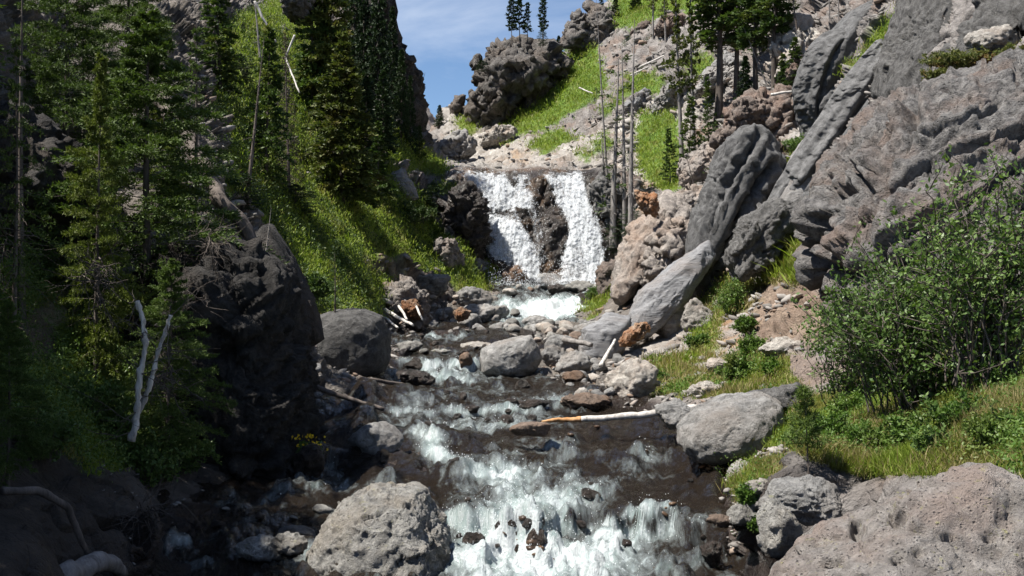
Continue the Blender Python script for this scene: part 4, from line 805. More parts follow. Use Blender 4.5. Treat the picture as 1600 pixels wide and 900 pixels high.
def conifer(seed, h=10, rad=1.7, bare=.08, nb=75, ntw=16, ncl=6, leaf=.17, wid=.34, droop=.35, prof='cone', gap=.15, tr=.13, up=.1, sub=0, stubs=0, needles=True, lean=0):
    rs = np.random.RandomState(seed)
    tz = np.linspace(0, 1, 14); ph = rs.uniform(0, 6, 2)
    tx = np.c_[np.sin(tz * 3 + ph[0]) * .012 * h + lean * tz * h, np.sin(tz * 2.4 + ph[1]) * .012 * h, tz * h]; tx[:, :2] -= tx[0, :2]
    lines = [(tx, tr * (1 - tz * .93) * (1 + .35 * np.exp(-tz * 25)))]; Cs, Ds = [], []
    for i in range(nb):
        t = (i + rs.rand()) / nb; zt = bare + (1 - bare) * t * .99; base = np.array([np.interp(zt, tz, tx[:, k]) for k in range(3)])
        if prof == 'cone': pr = (1 - t) ** .8 * (.75 + .25 * min(1, t * 6)) + .04
        elif prof == 'round': pr = (math.sin(math.pi * min(1, .12 + t * .9)) ** .6) * (1 - .35 * t)
        elif prof == 'wide': pr = (1 - t ** 1.6) * (.65 + .35 * min(1, t * 4)) + .05
        else: pr = .5 + .5 * math.sin(t * 9 + seed)
        if rs.rand() < gap: pr *= rs.uniform(.3, .7)
        L = rad * pr * rs.uniform(.75, 1.15); az = i * 2.4 + rs.normal() * .5; e = up + .55 * t - .12
        d = np.array([math.cos(az) * math.cos(e), math.sin(az) * math.cos(e), math.sin(e)])
        pts = curve_pts(base, d, L, (0, 0, -droop * (1 - .5 * t)), 6, rs); rr = max(.008, tr * .2 * (1 - t * .6)) * (h / 10)
        lines.append((pts, rr * np.linspace(1, .25, 6)))
        if not needles:
            for q in range(3):
                k = rs.randint(1, 5); s_ = rs.choice([-1, 1]); sd = np.cross(d, (0, 0, 1)) * s_
                lines.append((curve_pts(pts[k], d * .6 + sd * .6 + rs.normal(size=3) * .2, L * rs.uniform(.2, .5), (0, 0, -.3), 4, rs, .2), rr * .5 * np.linspace(1, .3, 4)))
            continue
        side = np.cross(d, (0, 0, 1)); side /= np.linalg.norm(side)
        n = max(4, int(ntw * (.35 + .65 * L / rad))); s = np.sort(rs.uniform(.12, 1, n)); sg = np.where(np.arange(n) % 2 == 0, 1, -1)[:, None]
        P = np.c_[[np.interp(s, np.linspace(0, 1, 6), pts[:, k]) for k in range(3)]].T
        tl = L * (.16 + .36 * (1 - s)) * rs.uniform(.7, 1.2, n); td = d * .75 + side * sg * .65 + rs.normal(size=(n, 3)) * .16; td[:, 2] -= .12
        td /= np.linalg.norm(td, axis=1)[:, None]
        u = np.tile(np.linspace(.1, 1, ncl), n); k = np.repeat(np.arange(n), ncl)
        C = P[k] + td[k] * (tl[k] * u)[:, None]; C[:, 2] -= .25 * droop * tl[k] * u * u
        D = td[k] * .8 + rs.normal(size=(len(k), 3)) * .42; D[:, 2] += .06
        Cs.append(C); Ds.append(D)
        if sub:
            C2 = C + rs.normal(size=C.shape) * leaf * .5
            for _ in range(sub):
                Cs.append(C + td[k] * rs.uniform(-.5, .8, len(k))[:, None] * leaf + rs.normal(size=C.shape) * leaf * .18); Ds.append(td[k] * .6 + rs.normal(size=C.shape) * .5)
        C = pts[-1] + rs.normal(size=(6, 3)) * leaf * .3; Cs.append(C); Ds.append(d + rs.normal(size=(6, 3)) * .4)
    for i in range(stubs):
        zt = rs.uniform(.1, .97); base = np.array([np.interp(zt, tz, tx[:, k]) for k in range(3)]); az = rs.uniform(0, 6.28); L = rad * rs.uniform(.15, .7) * (1.1 - zt)
        lines.append((curve_pts(base, (math.cos(az), math.sin(az), rs.uniform(-.3, .3)), L, (0, 0, -.4), 5, rs, .12), tr * .14 * np.linspace(1, .3, 5)))
    wood = tubes(lines, 5)
    if not Cs: return wood, None
    C = np.concatenate(Cs); D = np.concatenate(Ds); n = len(C)
    return wood, quads(C, D, leaf * rs.uniform(.7, 1.3, n), leaf * wid * rs.uniform(.7, 1.3, n), rs)
def tree_proto(name, kw, bark, leafm, part='crown'):
    wood, cr = conifer(**kw); root = empty(name, (0, 0, 0))
    mesh_np('trunk', *wood, MAT[bark], root)
    if cr is not None: mesh_np(part, *cr, MAT[leafm], root, smooth=False)
    return root
def leaf_mat(name, c1, c2, trans=.3, c3=None, rough=.6):
    s = NT(name); oi = s.n('ObjectInfo').outputs['Random']; geo = s.n('NewGeometry'); isl = geo.outputs['Random Per Island']
    n0 = s.noise(geo.outputs['Position'], .9, 3, .6)
    col = s.mix(isl, c1, c2); 
    if c3: col = s.mix(s.ramp(n0, .52, .66), col, c3)
    col = s.mix(1., col, s.mix(oi, (.75, .78, .75), (1.22, 1.18, 1.1)), 'MULTIPLY')
    d = s.bsdf(col, rough, None, .25); t = s.n('BsdfTranslucent'); s.set(t.inputs[0], s.mix(1., col, (1.15, 1.3, .6), 'MULTIPLY')); m = s.n('MixShader'); m.inputs[0].default_value = trans
    s.t.links.new(d, m.inputs[1]); s.t.links.new(t.outputs[0], m.inputs[2]); return s.done(m.outputs[0])
def bark_mat(name, c1, c2, bump=.02):
    s = NT(name); geo = s.map(s.n('NewGeometry').outputs['Position'], (1, 1, .22)); n = s.noise(geo, 9, 6, .7, .4); n2 = s.noise(geo, 40, 4, .7)
    col = s.mix(s.ramp(n, .35, .65), c1, c2); col = s.mix(1., col, s.mix(n2, (.65,) * 3, (1.35,) * 3), 'MULTIPLY')
    return s.done(s.bsdf(col, .9, s.bump(s.math('ADD', n, s.math('MULTIPLY', n2, .4)), bump, .8), .2))
def plant_mats():
    MAT['bark'] = bark_mat('bark', (.045, .036, .03), (.13, .11, .095)); MAT['barkgrey'] = bark_mat('grey_bark', (.11, .10, .092), (.27, .25, .235)); MAT['dead'] = bark_mat('bleached_wood', (.26, .24, .22), (.60, .57, .53))
    MAT['deaddark'] = bark_mat('dead_dark_wood', (.05, .042, .036), (.15, .125, .11)); MAT['orangewood'] = bark_mat('broken_orange_wood', (.30, .14, .05), (.48, .29, .15))
    MAT['spruce'] = leaf_mat('spruce_needles', (.026, .052, .014), (.066, .102, .026), .22, (.10, .12, .03))
    MAT['yellowfir'] = leaf_mat('yellow_green_needles', (.065, .09, .016), (.13, .155, .030), .25)
    MAT['fir'] = leaf_mat('fir_needles', (.040, .070, .016), (.095, .135, .032), .22)
    MAT['olive'] = leaf_mat('olive_needles', (.055, .078, .018), (.125, .14, .036), .22, (.14, .12, .04))
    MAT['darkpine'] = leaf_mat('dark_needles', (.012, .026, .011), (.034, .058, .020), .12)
    MAT['deadneedle'] = leaf_mat('dead_twigs', (.05, .038, .028), (.12, .092, .068), .05)
    MAT['rust'] = leaf_mat('rust_needles', (.20, .05, .015), (.34, .11, .03), .1)
    MAT['willow'] = leaf_mat('willow_leaves', (.055, .105, .026), (.145, .21, .062), .25, None, .45)
    MAT['leafb'] = leaf_mat('bright_leaves', (.055, .11, .020), (.12, .19, .045), .3, (.13, .15, .045), .5)
    MAT['heather'] = leaf_mat('low_shrub_leaves', (.06, .085, .02), (.13, .13, .035), .2, (.20, .09, .035))
    MAT['grass'] = leaf_mat('grass_blades', (.115, .175, .020), (.23, .285, .048), .35, (.21, .20, .065))
    MAT['dry'] = leaf_mat('dry_grass', (.20, .16, .07), (.36, .30, .15), .3)
    MAT['flower_y'] = leaf_mat('yellow_petals', (.70, .45, .02), (.85, .60, .04), .2); MAT['flower_w'] = leaf_mat('white_petals', (.75, .75, .72), (.85, .85, .82), .2)
    s = NT('gravelmix'); r = s.n('NewGeometry').outputs['Random Per Island']; col = s.mix(r, (.12, .11, .10), (.30, .28, .26)); MAT['gravelmix'] = s.done(s.bsdf(s.mix(s.ramp(r, .85, .95), col, (.22, .16, .12)), .9))
    s = NT('bedstone'); r = s.n('NewGeometry').outputs['Random Per Island']; MAT['bedstone'] = s.done(s.bsdf(s.mix(r, (.03, .02, .014), (.14, .085, .05)), .35))
    MAT['gravel'] = rock_mat('gravel', (.14, .13, .12), (.42, .39, .36), (.28, .2, .15), bump=.03)

def blob_shrub(seed, w, h, nst, leaves, leaf, wid=.5, spread=1., dep=None, multi=1, low=.15):
    """stems fanning from the ground with leaf sprays; w,h metres"""
    rs = np.random.RandomState(seed); lines = []; Cs, Ds = [], []; dep = dep or w * .6
    for i in range(nst):
        a = rs.uniform(0, 6.283); q = math.sqrt(rs.rand()); tip = np.array([math.cos(a) * q * w / 2, math.sin(a) * q * dep / 2, h * (1 - .45 * q ** 2) * rs.uniform(.5, 1.12)])
        b = np.array([tip[0] * .35, tip[1] * .35, 0]) + rs.normal(size=3) * [.05 * w, .05 * w, 0]
        s = np.linspace(0, 1, 8)[:, None]; p = b + (tip - b) * s + np.array([0, 0, .12 * h]) * np.sin(s * 3.14) + rs.normal(size=(8, 3)) * .02 * h
        lines.append((p, .008 * (h / 1.5) * np.linspace(1, .25, 8)))
        for k in range(6):
            u = rs.uniform(.06, .98); c = np.array([np.interp(u, s[:, 0], p[:, j]) for j in range(3)]); d = rs.normal(size=3); d[2] = abs(d[2]) * .6; d /= np.linalg.norm(d)
            L = .22 * h * rs.uniform(.5, 1.2); tp = curve_pts(c, d, L, (0, 0, .15), 4, rs, .1); lines.append((tp, .005 * (h / 1.5) * np.linspace(1, .4, 4)))
            n = leaves; t = rs.uniform(0, 1, n); C = np.c_[[np.interp(t, np.linspace(0, 1, 4), tp[:, j]) for j in range(3)]].T
            Cs.append(C + rs.normal(size=(n, 3)) * .02 * h); Ds.append(d * .4 + rs.normal(size=(n, 3)) * .7 + np.array([0, 0, .15]))
    C = np.concatenate(Cs); D = np.concatenate(Ds); keep = C[:, 2] > 0; C, D = C[keep], D[keep]; n = len(C)
    return tubes(lines, 4), quads(C, D, leaf * rs.uniform(.6, 1.3, n), leaf * wid * rs.uniform(.7, 1.2, n), rs)
def shrub(name, pos, lab, seed, w, h, nst, leaves, leaf, mat='willow', bark='bark', cat='shrub', group=None, **kw):
    root = empty(name, pos); wd, lf = blob_shrub(seed, w, h, nst, leaves, leaf, **kw)
    mesh_np('stems', *wd, MAT[bark], root); mesh_np('foliage', *lf, MAT[mat], root, smooth=False); tag(root, lab, cat, group); return root

def bvh(o):
    me = o.data; n = len(me.vertices); V = np.empty(n * 3, dtype=np.float32); me.vertices.foreach_get('co', V); me.calc_loop_triangles()
    T = np.empty(len(me.loop_triangles) * 3, dtype=np.int32); me.loop_triangles.foreach_get('vertices', T)
    return BVHTree.FromPolygons(V.reshape(-1, 3).tolist(), T.reshape(-1, 3).tolist(), all_triangles=True)
CAM = Vector((0, 0, ZC))
def hit(px, py, Y=None, tree=None):
    d = Vector(((px - 800) / F, 1, (450 - py) / F)); best = None
    for t in (tree or (LB, WB)):
        h = t.ray_cast(CAM + d * 2, d.normalized())
        if h[0] is not None and (best is None or h[0].y < best.y): best = h[0]
    if best is None or (Y and abs(best.y - Y) > .35 * Y): return at(px, py, Y) if Y else best
    return best

PROTO = {}
def plant(kind, px, base, top, w, lab, Y=None, lean=0, cat='tree', group=None, rot=None):
    p = hit(px, base, Y, (LB,))
    if p is None: p = at(px, base, 90)
    proto, ph, pr = PROTO[kind]; H = (base - top) / F * p.y; Wd = w / F * p.y
    o = copy_tree(proto); o.location = p - Vector((0, 0, .02 * H)); o.scale = (Wd / (2 * pr), Wd / (2 * pr), H * 1.02 / ph)
    o.rotation_euler = (0, R(lean), 0); bpy_rng = (px * 7.3 + base * 3.1) % 6.28
    o.rotation_euler = (Matrix.Rotation(R(lean), 3, 'Y') @ Matrix.Rotation(bpy_rng if rot is None else rot, 3, 'Z')).to_euler()
    tag(o, lab, cat, group); return o
def build_trees():
    def pr(kind, name, bark, leafm, h, rad, part='crown', **kw): PROTO[kind] = (tree_proto(name, dict(h=h, rad=rad, **kw), bark, leafm, part), h, rad)
    pr('spruceA', 'spruce_tree', 'bark', 'spruce', 10, 1.7, seed=1, nb=95, ntw=18, ncl=7, wid=.5, leaf=0.230, droop=.4)
    pr('spruceB', 'spruce_tree', 'bark', 'spruce', 10, 1.7, seed=2, nb=80, ntw=16, ncl=7, wid=.5, leaf=0.257, droop=.3, gap=.3)
    pr('olive', 'fir_tree', 'bark', 'olive', 10, 2.0, seed=3, nb=120, ntw=20, ncl=7, wid=.5, leaf=0.230, droop=.35, prof='wide', gap=.25, sub=1)
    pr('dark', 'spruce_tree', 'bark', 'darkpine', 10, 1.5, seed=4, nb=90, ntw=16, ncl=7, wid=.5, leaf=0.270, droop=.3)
    pr('darkround', 'pine_tree', 'bark', 'darkpine', 10, 2.6, seed=5, nb=80, ntw=16, ncl=6, leaf=.28, droop=.1, prof='round', bare=.05)
    pr('lodge', 'lodgepole_pine', 'barkgrey', 'olive', 12, 1.2, seed=6, nb=44, ntw=11, ncl=6, wid=.5, leaf=.26, droop=.05, bare=.35, gap=.4, prof='mix', up=.25, tr=.2, stubs=18)
    pr('lodge2', 'lodgepole_pine', 'bark', 'spruce', 12, 1.4, seed=7, nb=80, ntw=15, ncl=6, wid=.5, leaf=.28, droop=.1, bare=.42, gap=.2, prof='round', up=.2, tr=.2, stubs=12)
    pr('sparse', 'pine_tree', 'bark', 'spruce', 8, 1.2, seed=8, nb=50, ntw=10, ncl=6, wid=.5, leaf=.24, droop=.1, gap=.4, bare=.12, up=.3, tr=.07)
    pr('thin', 'pine_tree', 'bark', 'darkpine', 8, .9, seed=9, nb=44, ntw=9, ncl=6, wid=.5, leaf=.3, droop=.15, gap=.4, bare=.3, up=.1, tr=.07)
    pr('deadfull', 'dead_spruce', 'deaddark', 'deadneedle', 10, 1.0, 'dead_twigs', seed=10, nb=130, ntw=14, ncl=5, leaf=.14, wid=.14, droop=.6, gap=.1, bare=.05)
    pr('snag', 'dead_tree', 'deaddark', None, 10, .9, seed=11, nb=10, needles=False, bare=.3, tr=.2, stubs=60, gap=.5)
    pr('snag2', 'dead_tree', 'barkgrey', None, 10, .9, seed=12, nb=14, needles=False, bare=.25, tr=.24, stubs=70, gap=.5)
    pr('snagtuft', 'lodgepole_pine', 'barkgrey', 'spruce', 10, 1.1, seed=13, nb=13, ntw=8, ncl=5, leaf=.22, droop=.1, bare=.15, gap=.5, prof='mix', tr=.2, stubs=80)
    for v, (a, b, c) in PROTO.items(): a['_proto'] = 1
    P = plant
    # left slope
    P('olive', 536, 322, 66, 128, 'broad olive-green fir in the middle of the left slope, rust patch beside its top')
    P('olive', 515, 215, -60, 110, 'tall olive fir rising out of frame behind the broad olive one on the left slope')
    P('deadfull', 452, 308, 52, 50, 'dead brown spruce with dense drooping twigs left of the broad olive fir')
    P('spruceB', 486, 178, -60, 90, 'green spruce behind and above the dead brown one')
    P('spruceA', 416, 292, 40, 84, 'green spruce just left of the dead brown one')
    P('darkround', 372, 130, 84, 60, 'dark low bush high on the grass near the top left', cat='bush'); P('darkround', 470, 165, 120, 60, 'dark low bush in the grass left of the tall olive firs', cat='bush'); P('darkround', 400, 235, 190, 54, 'dark low bush half way up the bright grass at the left', cat='bush')
    P('spruceB', 590, 318, 190, 64, 'small scraggly spruce right of the broad olive fir')
    P('darkround', 462, 335, 288, 90, 'low dark green juniper at the top of the bright grass', cat='bush')
    P('darkround', 675, 340, 285, 62, 'dark green bush on the slope left of the waterfall', cat='bush')
    P('spruceB', 655, 250, 196, 26, 'little spruce under the cliff edge left of the notch')
    P('spruceA', 345, 150, -60, 90, 'dark spruce at the top left above the pale scree')
    P('darkround', 380, 330, 270, 80, 'dark bushy young fir at the left edge of the grass slope', cat='bush')
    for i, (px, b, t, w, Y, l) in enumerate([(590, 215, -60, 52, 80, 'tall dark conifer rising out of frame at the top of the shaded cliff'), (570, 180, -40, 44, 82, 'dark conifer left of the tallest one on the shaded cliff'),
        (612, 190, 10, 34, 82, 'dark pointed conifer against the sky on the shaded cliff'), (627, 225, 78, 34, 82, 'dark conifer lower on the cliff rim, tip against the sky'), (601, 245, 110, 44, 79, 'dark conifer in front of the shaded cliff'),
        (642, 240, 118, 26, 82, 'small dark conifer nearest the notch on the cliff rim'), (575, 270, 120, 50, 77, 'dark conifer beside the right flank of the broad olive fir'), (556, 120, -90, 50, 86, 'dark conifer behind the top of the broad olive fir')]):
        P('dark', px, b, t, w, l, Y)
    P('snag', 655, 150, 112, 16, 'crooked dead snag on the very tip of the shaded cliff', 83, lean=12)
    P('dark', 686, 200, 164, 18, 'tiny spruce standing alone in the notch against the clouds', 116)
    P('snag', 383, 330, 55, 34, 'blackened dead trunk leaning right at the left edge of the grass slope', None, lean=7)
    P('snag2', 410, 120, -30, 20, 'white dead stem leaning left near the top of the left slope', None, lean=-6)
    P('snag2', 412, 420, 322, 16, 'thin bleached dead stick above the shaded bluff', 24, lean=8)
    # sky line of the crag
    for px, b, t, w, l in [(800, 70, -16, 20, 'thin pine, leftmost of the tight trio on the big dark crag'), (813, 68, -10, 24, 'thin pine, middle of the tight trio on the big dark crag'), (825, 68, 4, 16, 'thin pine, rightmost of the tight trio on the big dark crag'),
        (849, 70, -14, 20, 'thin pine standing apart at the right end of the big dark crag')]: P('thin', px, b, t, w, l, 111)
    P('darkround', 848, 72, 44, 20, 'small dark bush at the foot of the lone pine on the crag', 110.5, cat='bush'); P('dark', 872, 98, 56, 20, 'small round-topped fir at the right shoulder of the big dark crag', 109)
    P('darkround', 752, 112, 94, 24, 'dark bush at the left shoulder of the big dark crag', 106, cat='bush')
    for px, b, t, w, l in [(923, 24, -12, 14, 'little fir at the left on the brown crag'), (961, 28, -4, 18, 'bushy dark fir just right of the brown crag'), (992, 16, -12, 22, 'low dark fir on the grassy skyline'), (940, 20, -20, 10, 'thin grey stem on top of the brown crag')]: P('dark', px, b, t, w, l, 119)
    # right slope
    P('snag2', 986, 392, 30, 40, 'bare grey snag, nearest of the cluster beside the orange seep', 60)
    P('snag2', 975, 372, 60, 34, 'slim bare snag close left of the nearest one beside the orange seep', 62)
    P('snagtuft', 958, 382, 90, 70, 'half-dead pine with a few green tufts at the right edge of the waterfall', 63)
    P('snagtuft', 946, 330, 205, 44, 'short tufted pine hanging over the right edge of the falls', 70)
    P('snag2', 951, 300, -10, 18, 'pale leaning dead tree reaching up past the brown crag', 85, lean=-4)
    P('darkround', 963, 398, 338, 46, 'dense dark fir bush at the right edge of the waterfall', 62, cat='bush')
    P('darkround', 985, 372, 320, 40, 'dark green bush between the snags and the orange seep', 62.5, cat='bush')
    P('lodge', 1066, 262, -70, 50, 'very tall slender pine with bare lower trunk right of the green patch', 64, lean=-1)
    P('lodge', 1084, 248, -60, 44, 'slender pine close behind the very tall one', 68)
    P('sparse', 1075, 282, 150, 50, 'young open pine at the foot of the slender tall one')
    P('lodge2', 1122, 198, -110, 105, 'stout tall pine with dark trunk and full dark crown at the top centre right', 66)
    P('lodge2', 1150, 170, -80, 80, 'tall pine right behind the stout one', 72)
    P('dark', 1164, 190, 88, 36, 'small dark spruce above the broken brown outcrop', 62)
    P('sparse', 1108, 238, 120, 36, 'small open pine left of the stout trunk'); P('sparse', 1048, 290, 200, 36, 'young pine at the right edge of the round green patch')
    P('lodge2', 1182, 165, -60, 70, 'dark-crowned pine in the row above the broken outcrop', 64); P('lodge2', 1210, 150, -90, 70, 'dark-crowned pine left of the leaning black trunk', 60)
    P('snag2', 1208, 130, -40, 18, 'grey bare trunk in the row of pines at the upper right', 58); P('snag', 1252, 100, -60, 22, 'black trunk leaning left next to the curling pillars', 56, lean=-8)
    P('snag2', 1296, 62, -60, 14, 'pale bare trunk directly behind the crest of the curling pillars', 58); P('snag2', 1310, 55, -50, 12, 'thinner pale trunk behind the curling pillars', 58)
    P('spruceA', 1240, 150, 58, 46, 'bright green young fir left of the curling pillars', 54); P('spruceB', 1222, 160, 84, 40, 'small green fir beside the bright young one', 55)
    P('snag2', 1202, 140, 30, 12, 'white dead pole leaning left in front of the dark pines', 58, lean=-22)
    P('lodge', 1020, 60, -70, 24, 'thin pine on the upper slope left of the tall slender ones', 100); P('lodge', 1040, 70, -40, 20, 'thin pine beside another on the high upper slope', 98)
    P('sparse', 1188, 92, 20, 40, 'open young pine behind the leaning white pole', 70)
    P('darkround', 1190, 195, 160, 60, 'dark bush at the foot of the pine row', 60, cat='bush')
    P('snag', 1092, 312, 228, 14, 'short black trunk leaning left at the left side of the dark leaning pillar', 57, lean=-16)
    # left foreground
    near = dict(sub=2)
    pr('fir_near', 'fir_tree', 'bark', 'fir', 7, 2.2, seed=21, nb=120, ntw=34, ncl=11, leaf=.085, wid=.28, droop=.30, prof='wide', gap=.3, sub=2, tr=.11, bare=.12)
    pr('yel_near', 'fir_tree', 'bark', 'yellowfir', 6, 1.4, seed=22, nb=90, ntw=26, ncl=9, leaf=.08, wid=.3, droop=.22, prof='wide', gap=.35, sub=2, tr=.08, bare=.08)
    pr('scraggly', 'fir_tree', 'deaddark', 'fir', 6, 1.7, seed=23, nb=70, ntw=16, ncl=8, leaf=.08, wid=.3, droop=.5, prof='wide', gap=.5, sub=1, tr=.10, bare=.05, stubs=60)
    P('fir_near', 235, 560, 14, 390, 'big dark green fir with sweeping boughs, tallest of the shaded left foreground', 19)
    P('fir_near', 262, 735, 405, 190, 'short full dark fir standing against the left side of the shaded bluff', 16.8); P('yel_near', 150, 600, 80, 150, 'yellow-green fir in front of the big dark one at the left', 17.5)
    P('scraggly', 300, 470, 40, 190, 'dark ragged fir behind the right side of the big one, above the shaded bluff', 21.5)
    P('fir_near', 100, 330, -120, 240, 'dark fir rising out of frame near the top left corner', 25); P('scraggly', 20, 560, 60, 170, 'ragged shaded fir with reddish dead twigs at the left edge', 16)
    P('fir_near', 205, 260, -140, 210, 'dark fir high behind the tallest foreground fir', 32)
    P('yel_near', 265, 330, 130, 110, 'olive young fir tucked behind the tallest foreground fir', 24)
    P('fir_near', 12, 760, 470, 150, 'small dark fir low at the left edge above the black hollow', 13.5); P('snag', 130, 330, -120, 40, 'bare dark trunk behind the yellow-green fir', 24); P('snag', 35, 520, -60, 60, 'bare blackish trunk with rusty twigs at the left edge', 18)
    # unseen firs added past the left edge to cast shade on the near bank
    for i, (x, y, h, w) in enumerate([(-8.4, 12.6, 5, 4.2), (-8.0, 9.5, 7, 4.5), (-7.8, 11.4, 6, 4.2), (-9.6, 13.6, 6.5, 4.6)]):
        o = copy_tree(PROTO['fir_near'][0]); g = LB.ray_cast(Vector((x, y, 60)), Vector((0, 0, -1)))[0]; o.location = g; o.scale = (w / 4.4, w / 4.4, h / 7); o.rotation_euler.z = i * 1.3
        tag(o, 'unseen fir added past the left edge to shade the near bank', 'tree', 'unseen shade firs')
    for v, (a, b, c) in PROTO.items():
        for ch in list(a.children): bpy.data.objects.remove(ch)
        bpy.data.objects.remove(a)
def build_shrubs():
    s = shrub
    s('willow_shrub', hit(1450, 640, 14.5), 'tall leafy willow bush on the right, largest shrub in view', 3, 3.0, 2.25, 88, 24, .072, low=.05)
    s('willow_shrub', hit(1570, 610, 14) + Vector((0, .4, 0)), 'tall willow at the right edge reaching up over the rock face', 4, 1.8, 2.8, 54, 24, .072, low=.05)
    s('willow_shrub', hit(1325, 640, 15), 'thin arching willow left of the largest bush, rock showing through', 5, 1.5, 1.8, 34, 18, .068, low=.2)
    s('willow_shrub', hit(1375, 600, 17), 'slender upright willow stem against the rock face', 6, .9, 2.3, 16, 22, .05, low=.3)
    s('green_shrub', hit(1195, 660, 18.5), 'bright green leafy bush behind the pine sapling', 7, .7, .7, 30, 16, .06, mat='leafb')
    s('green_shrub', hit(1145, 495, 30), 'bright green bush on the right bank below the footpath', 8, 1.3, 1.3, 50, 14, .08, mat='leafb')
    s('green_shrub', hit(1150, 600, 23), 'leafy green bush above the wedge-shaped boulder', 9, 1.0, .8, 36, 14, .07, mat='leafb')
    s('green_shrub', hit(1175, 560, 25), 'round green bush in the grass under the pale ledge', 14, .9, .7, 36, 14, .07, mat='leafb')
    s('lupine_plant', hit(1530, 790, 8.7) , 'dark blue-green lupine with small white flowers behind the huge pitted boulder', 10, .5, .28, 34, 12, .05, mat='willow', cat='plant')
    for px, py, Y, w, h, sd, l in [(1500, 110, 29.5, 2.2, .5, 31, 'olive heather mat along the ledge near the top right corner'), (1600, 100, 28, 1.8, .5, 32, 'yellow-green heather at the right edge of the ledge'), (1470, 130, 29, 1.0, .4, 33, 'small olive heather clump at the left end of the ledge'),
        (1448, 200, 27.5, .6, .25, 34, 'tiny reddish tuft growing on the rough rock face'), (1558, 170, 26, .7, .3, 35, 'orange-green tuft in a crack of the rough rock face'), (1540, 205, 25, .5, .2, 36, 'small tuft low on the rough rock face')]:
        s('heather', at(px, py, Y - 1.0), l, sd, w, h, int(60 * w), 12, .07, mat='heather', dep=w * .6, cat='low shrub')
    for px, py, Y, w, h, sd, l in [(480, 470, 38, 2.2, .8, 41, 'twiggy dark bush at the foot of the bright grass, left of the rounded boulder'), (130, 650, 15.5, 1.4, .6, 42, 'leafy shaded undergrowth bush below the yellow-green fir'), (60, 720, 13.5, 1.2, .7, 43, 'long-leaved shaded plant at the lower left edge'),
        (235, 760, 14.8, 1.5, .8, 44, 'glossy-leaved shaded shrub below the white dead trunks'), (285, 740, 15.3, 1.1, .7, 45, 'shaded shrub leaning over the dark water at the left'), (170, 690, 15, 1.2, .7, 46, 'mid-green shaded shrub left of the white dead trunks'), (640, 350, 63, 4, 1.3, 47, 'dark green low bush under the conifer shadow on the left slope')]:
        s('leafy_shrub', hit(px, py, Y), l, sd, w, h, int(34 * w ** .5), 13, .07 if Y < 30 else .14, mat='willow' if Y < 30 else 'spruce')
    for i, (px, py, w, h, mt) in enumerate([(1300, 690, .7, .35, 'leafb'), (1360, 705, .6, .32, 'leafb'), (1420, 700, .7, .42, 'leafb'), (1500, 680, .8, .4, 'leafb'), (1560, 700, .6, .35, 'leafb'), (1460, 715, .5, .3, 'willow'), (1330, 655, .7, .4, 'leafb'), (1240, 700, .4, .25, 'leafb'),
        (1175, 790, .35, .25, 'leafb'), (1190, 830, .35, .22, 'leafb'), (1090, 545, .9, .5, 'leafb'), (1165, 520, .8, .5, 'leafb'), (1210, 590, .6, .4, 'leafb'), (1030, 600, .6, .35, 'leafb'), (930, 470, 1.4, .8, 'leafb'), (1000, 425, 1.4, .8, 'leafb'), (1210, 290, 1.6, .8, 'leafb'), (1250, 240, 1.6, .8, 'leafb')]):
        s('weed_clump', hit(px, py, None, (LB,)), 'leafy green weed clump ' + ['left of the lupine row below the big bush', 'in the grass just behind the crest of the huge pitted boulder', 'taller, below the middle of the big bush', 'under the right half of the big bush', 'near the right edge above the pinkish angular rock', 'darker, close behind the huge pitted boulder', 'against the foot of the thin arching willow', 'beside the stem of the little pine sapling',
          'between the two water-edge stones on the right', 'lowest at the right water edge', 'between the pale boulders under the dark pillar', 'at the lower edge of the footpath', 'beside the pale ledge below the footpath', 'above the leaning triangular slab', 'beside the upper cascade on its right bank', 'at the top of the blue-grey slab', 'on the ledge right of the round-topped dark pillar', 'under the curling pillars'][i],
          300 + i, w, h, int(26 + 14 * w), 12, .05 + .002 * (i > 9) * 20, mat=mt, cat='plant')
    s('flower_clump', hit(482, 722, 19.3), 'clump of yellow flowers on the left bank above the side chute', 51, .42, .40, 24, 10, .05, mat='leafb', cat='flowers')
    rs = np.random.RandomState(4); c = np.array(hit(482, 722, 19.3)); C = c + np.c_[rs.normal(size=60) * .16, rs.normal(size=60) * .1, rs.uniform(.22, .48, 60)]
    fl = bpy.data.objects['flower_clump']; V, Fq = quads(C - c, rs.normal(size=(60, 3)), .05, .045, rs); mesh_np('blossoms', V, Fq, MAT['flower_y'], fl, smooth=False)['kind'] = 'stuff'
    lu = bpy.data.objects['lupine_plant']; V, Fq = quads(np.c_[rs.normal(size=40) * .12, rs.normal(size=40) * .08, rs.uniform(.16, .28, 40)], rs.normal(size=(40, 3)), .03, .03, rs); mesh_np('blossoms', V, Fq, MAT['flower_w'], lu, smooth=False)['kind'] = 'stuff'
    # saplings
    p = hit(1264, 745, 9.6); wd, cr = conifer(seed=61, h=.98, rad=.24, bare=.3, nb=22, ntw=7, ncl=9, leaf=.055, wid=.16, droop=-.2, prof='wide', gap=.3, tr=.012, up=.45, sub=3, lean=-.08)
    r = empty('pine_sapling', p); mesh_np('trunk', *wd, MAT['bark'], r); mesh_np('crown', *cr, MAT['fir'], r, smooth=False); tag(r, 'little pine sapling with bare lower stem rooted in the cracked grey rock', 'tree')
    p = at(523, 492, 33.6); wd, cr = conifer(seed=62, h=2.1, rad=.45, bare=.15, nb=26, ntw=5, ncl=5, leaf=.09, wid=.2, droop=0, prof='wide', gap=.5, tr=.03, up=.2)
    r = empty('pine_sapling', p); mesh_np('trunk', *wd, MAT['bark'], r); mesh_np('crown', *cr, MAT['spruce'], r, smooth=False); tag(r, 'thin pine sapling growing on the rounded dark boulder', 'tree')
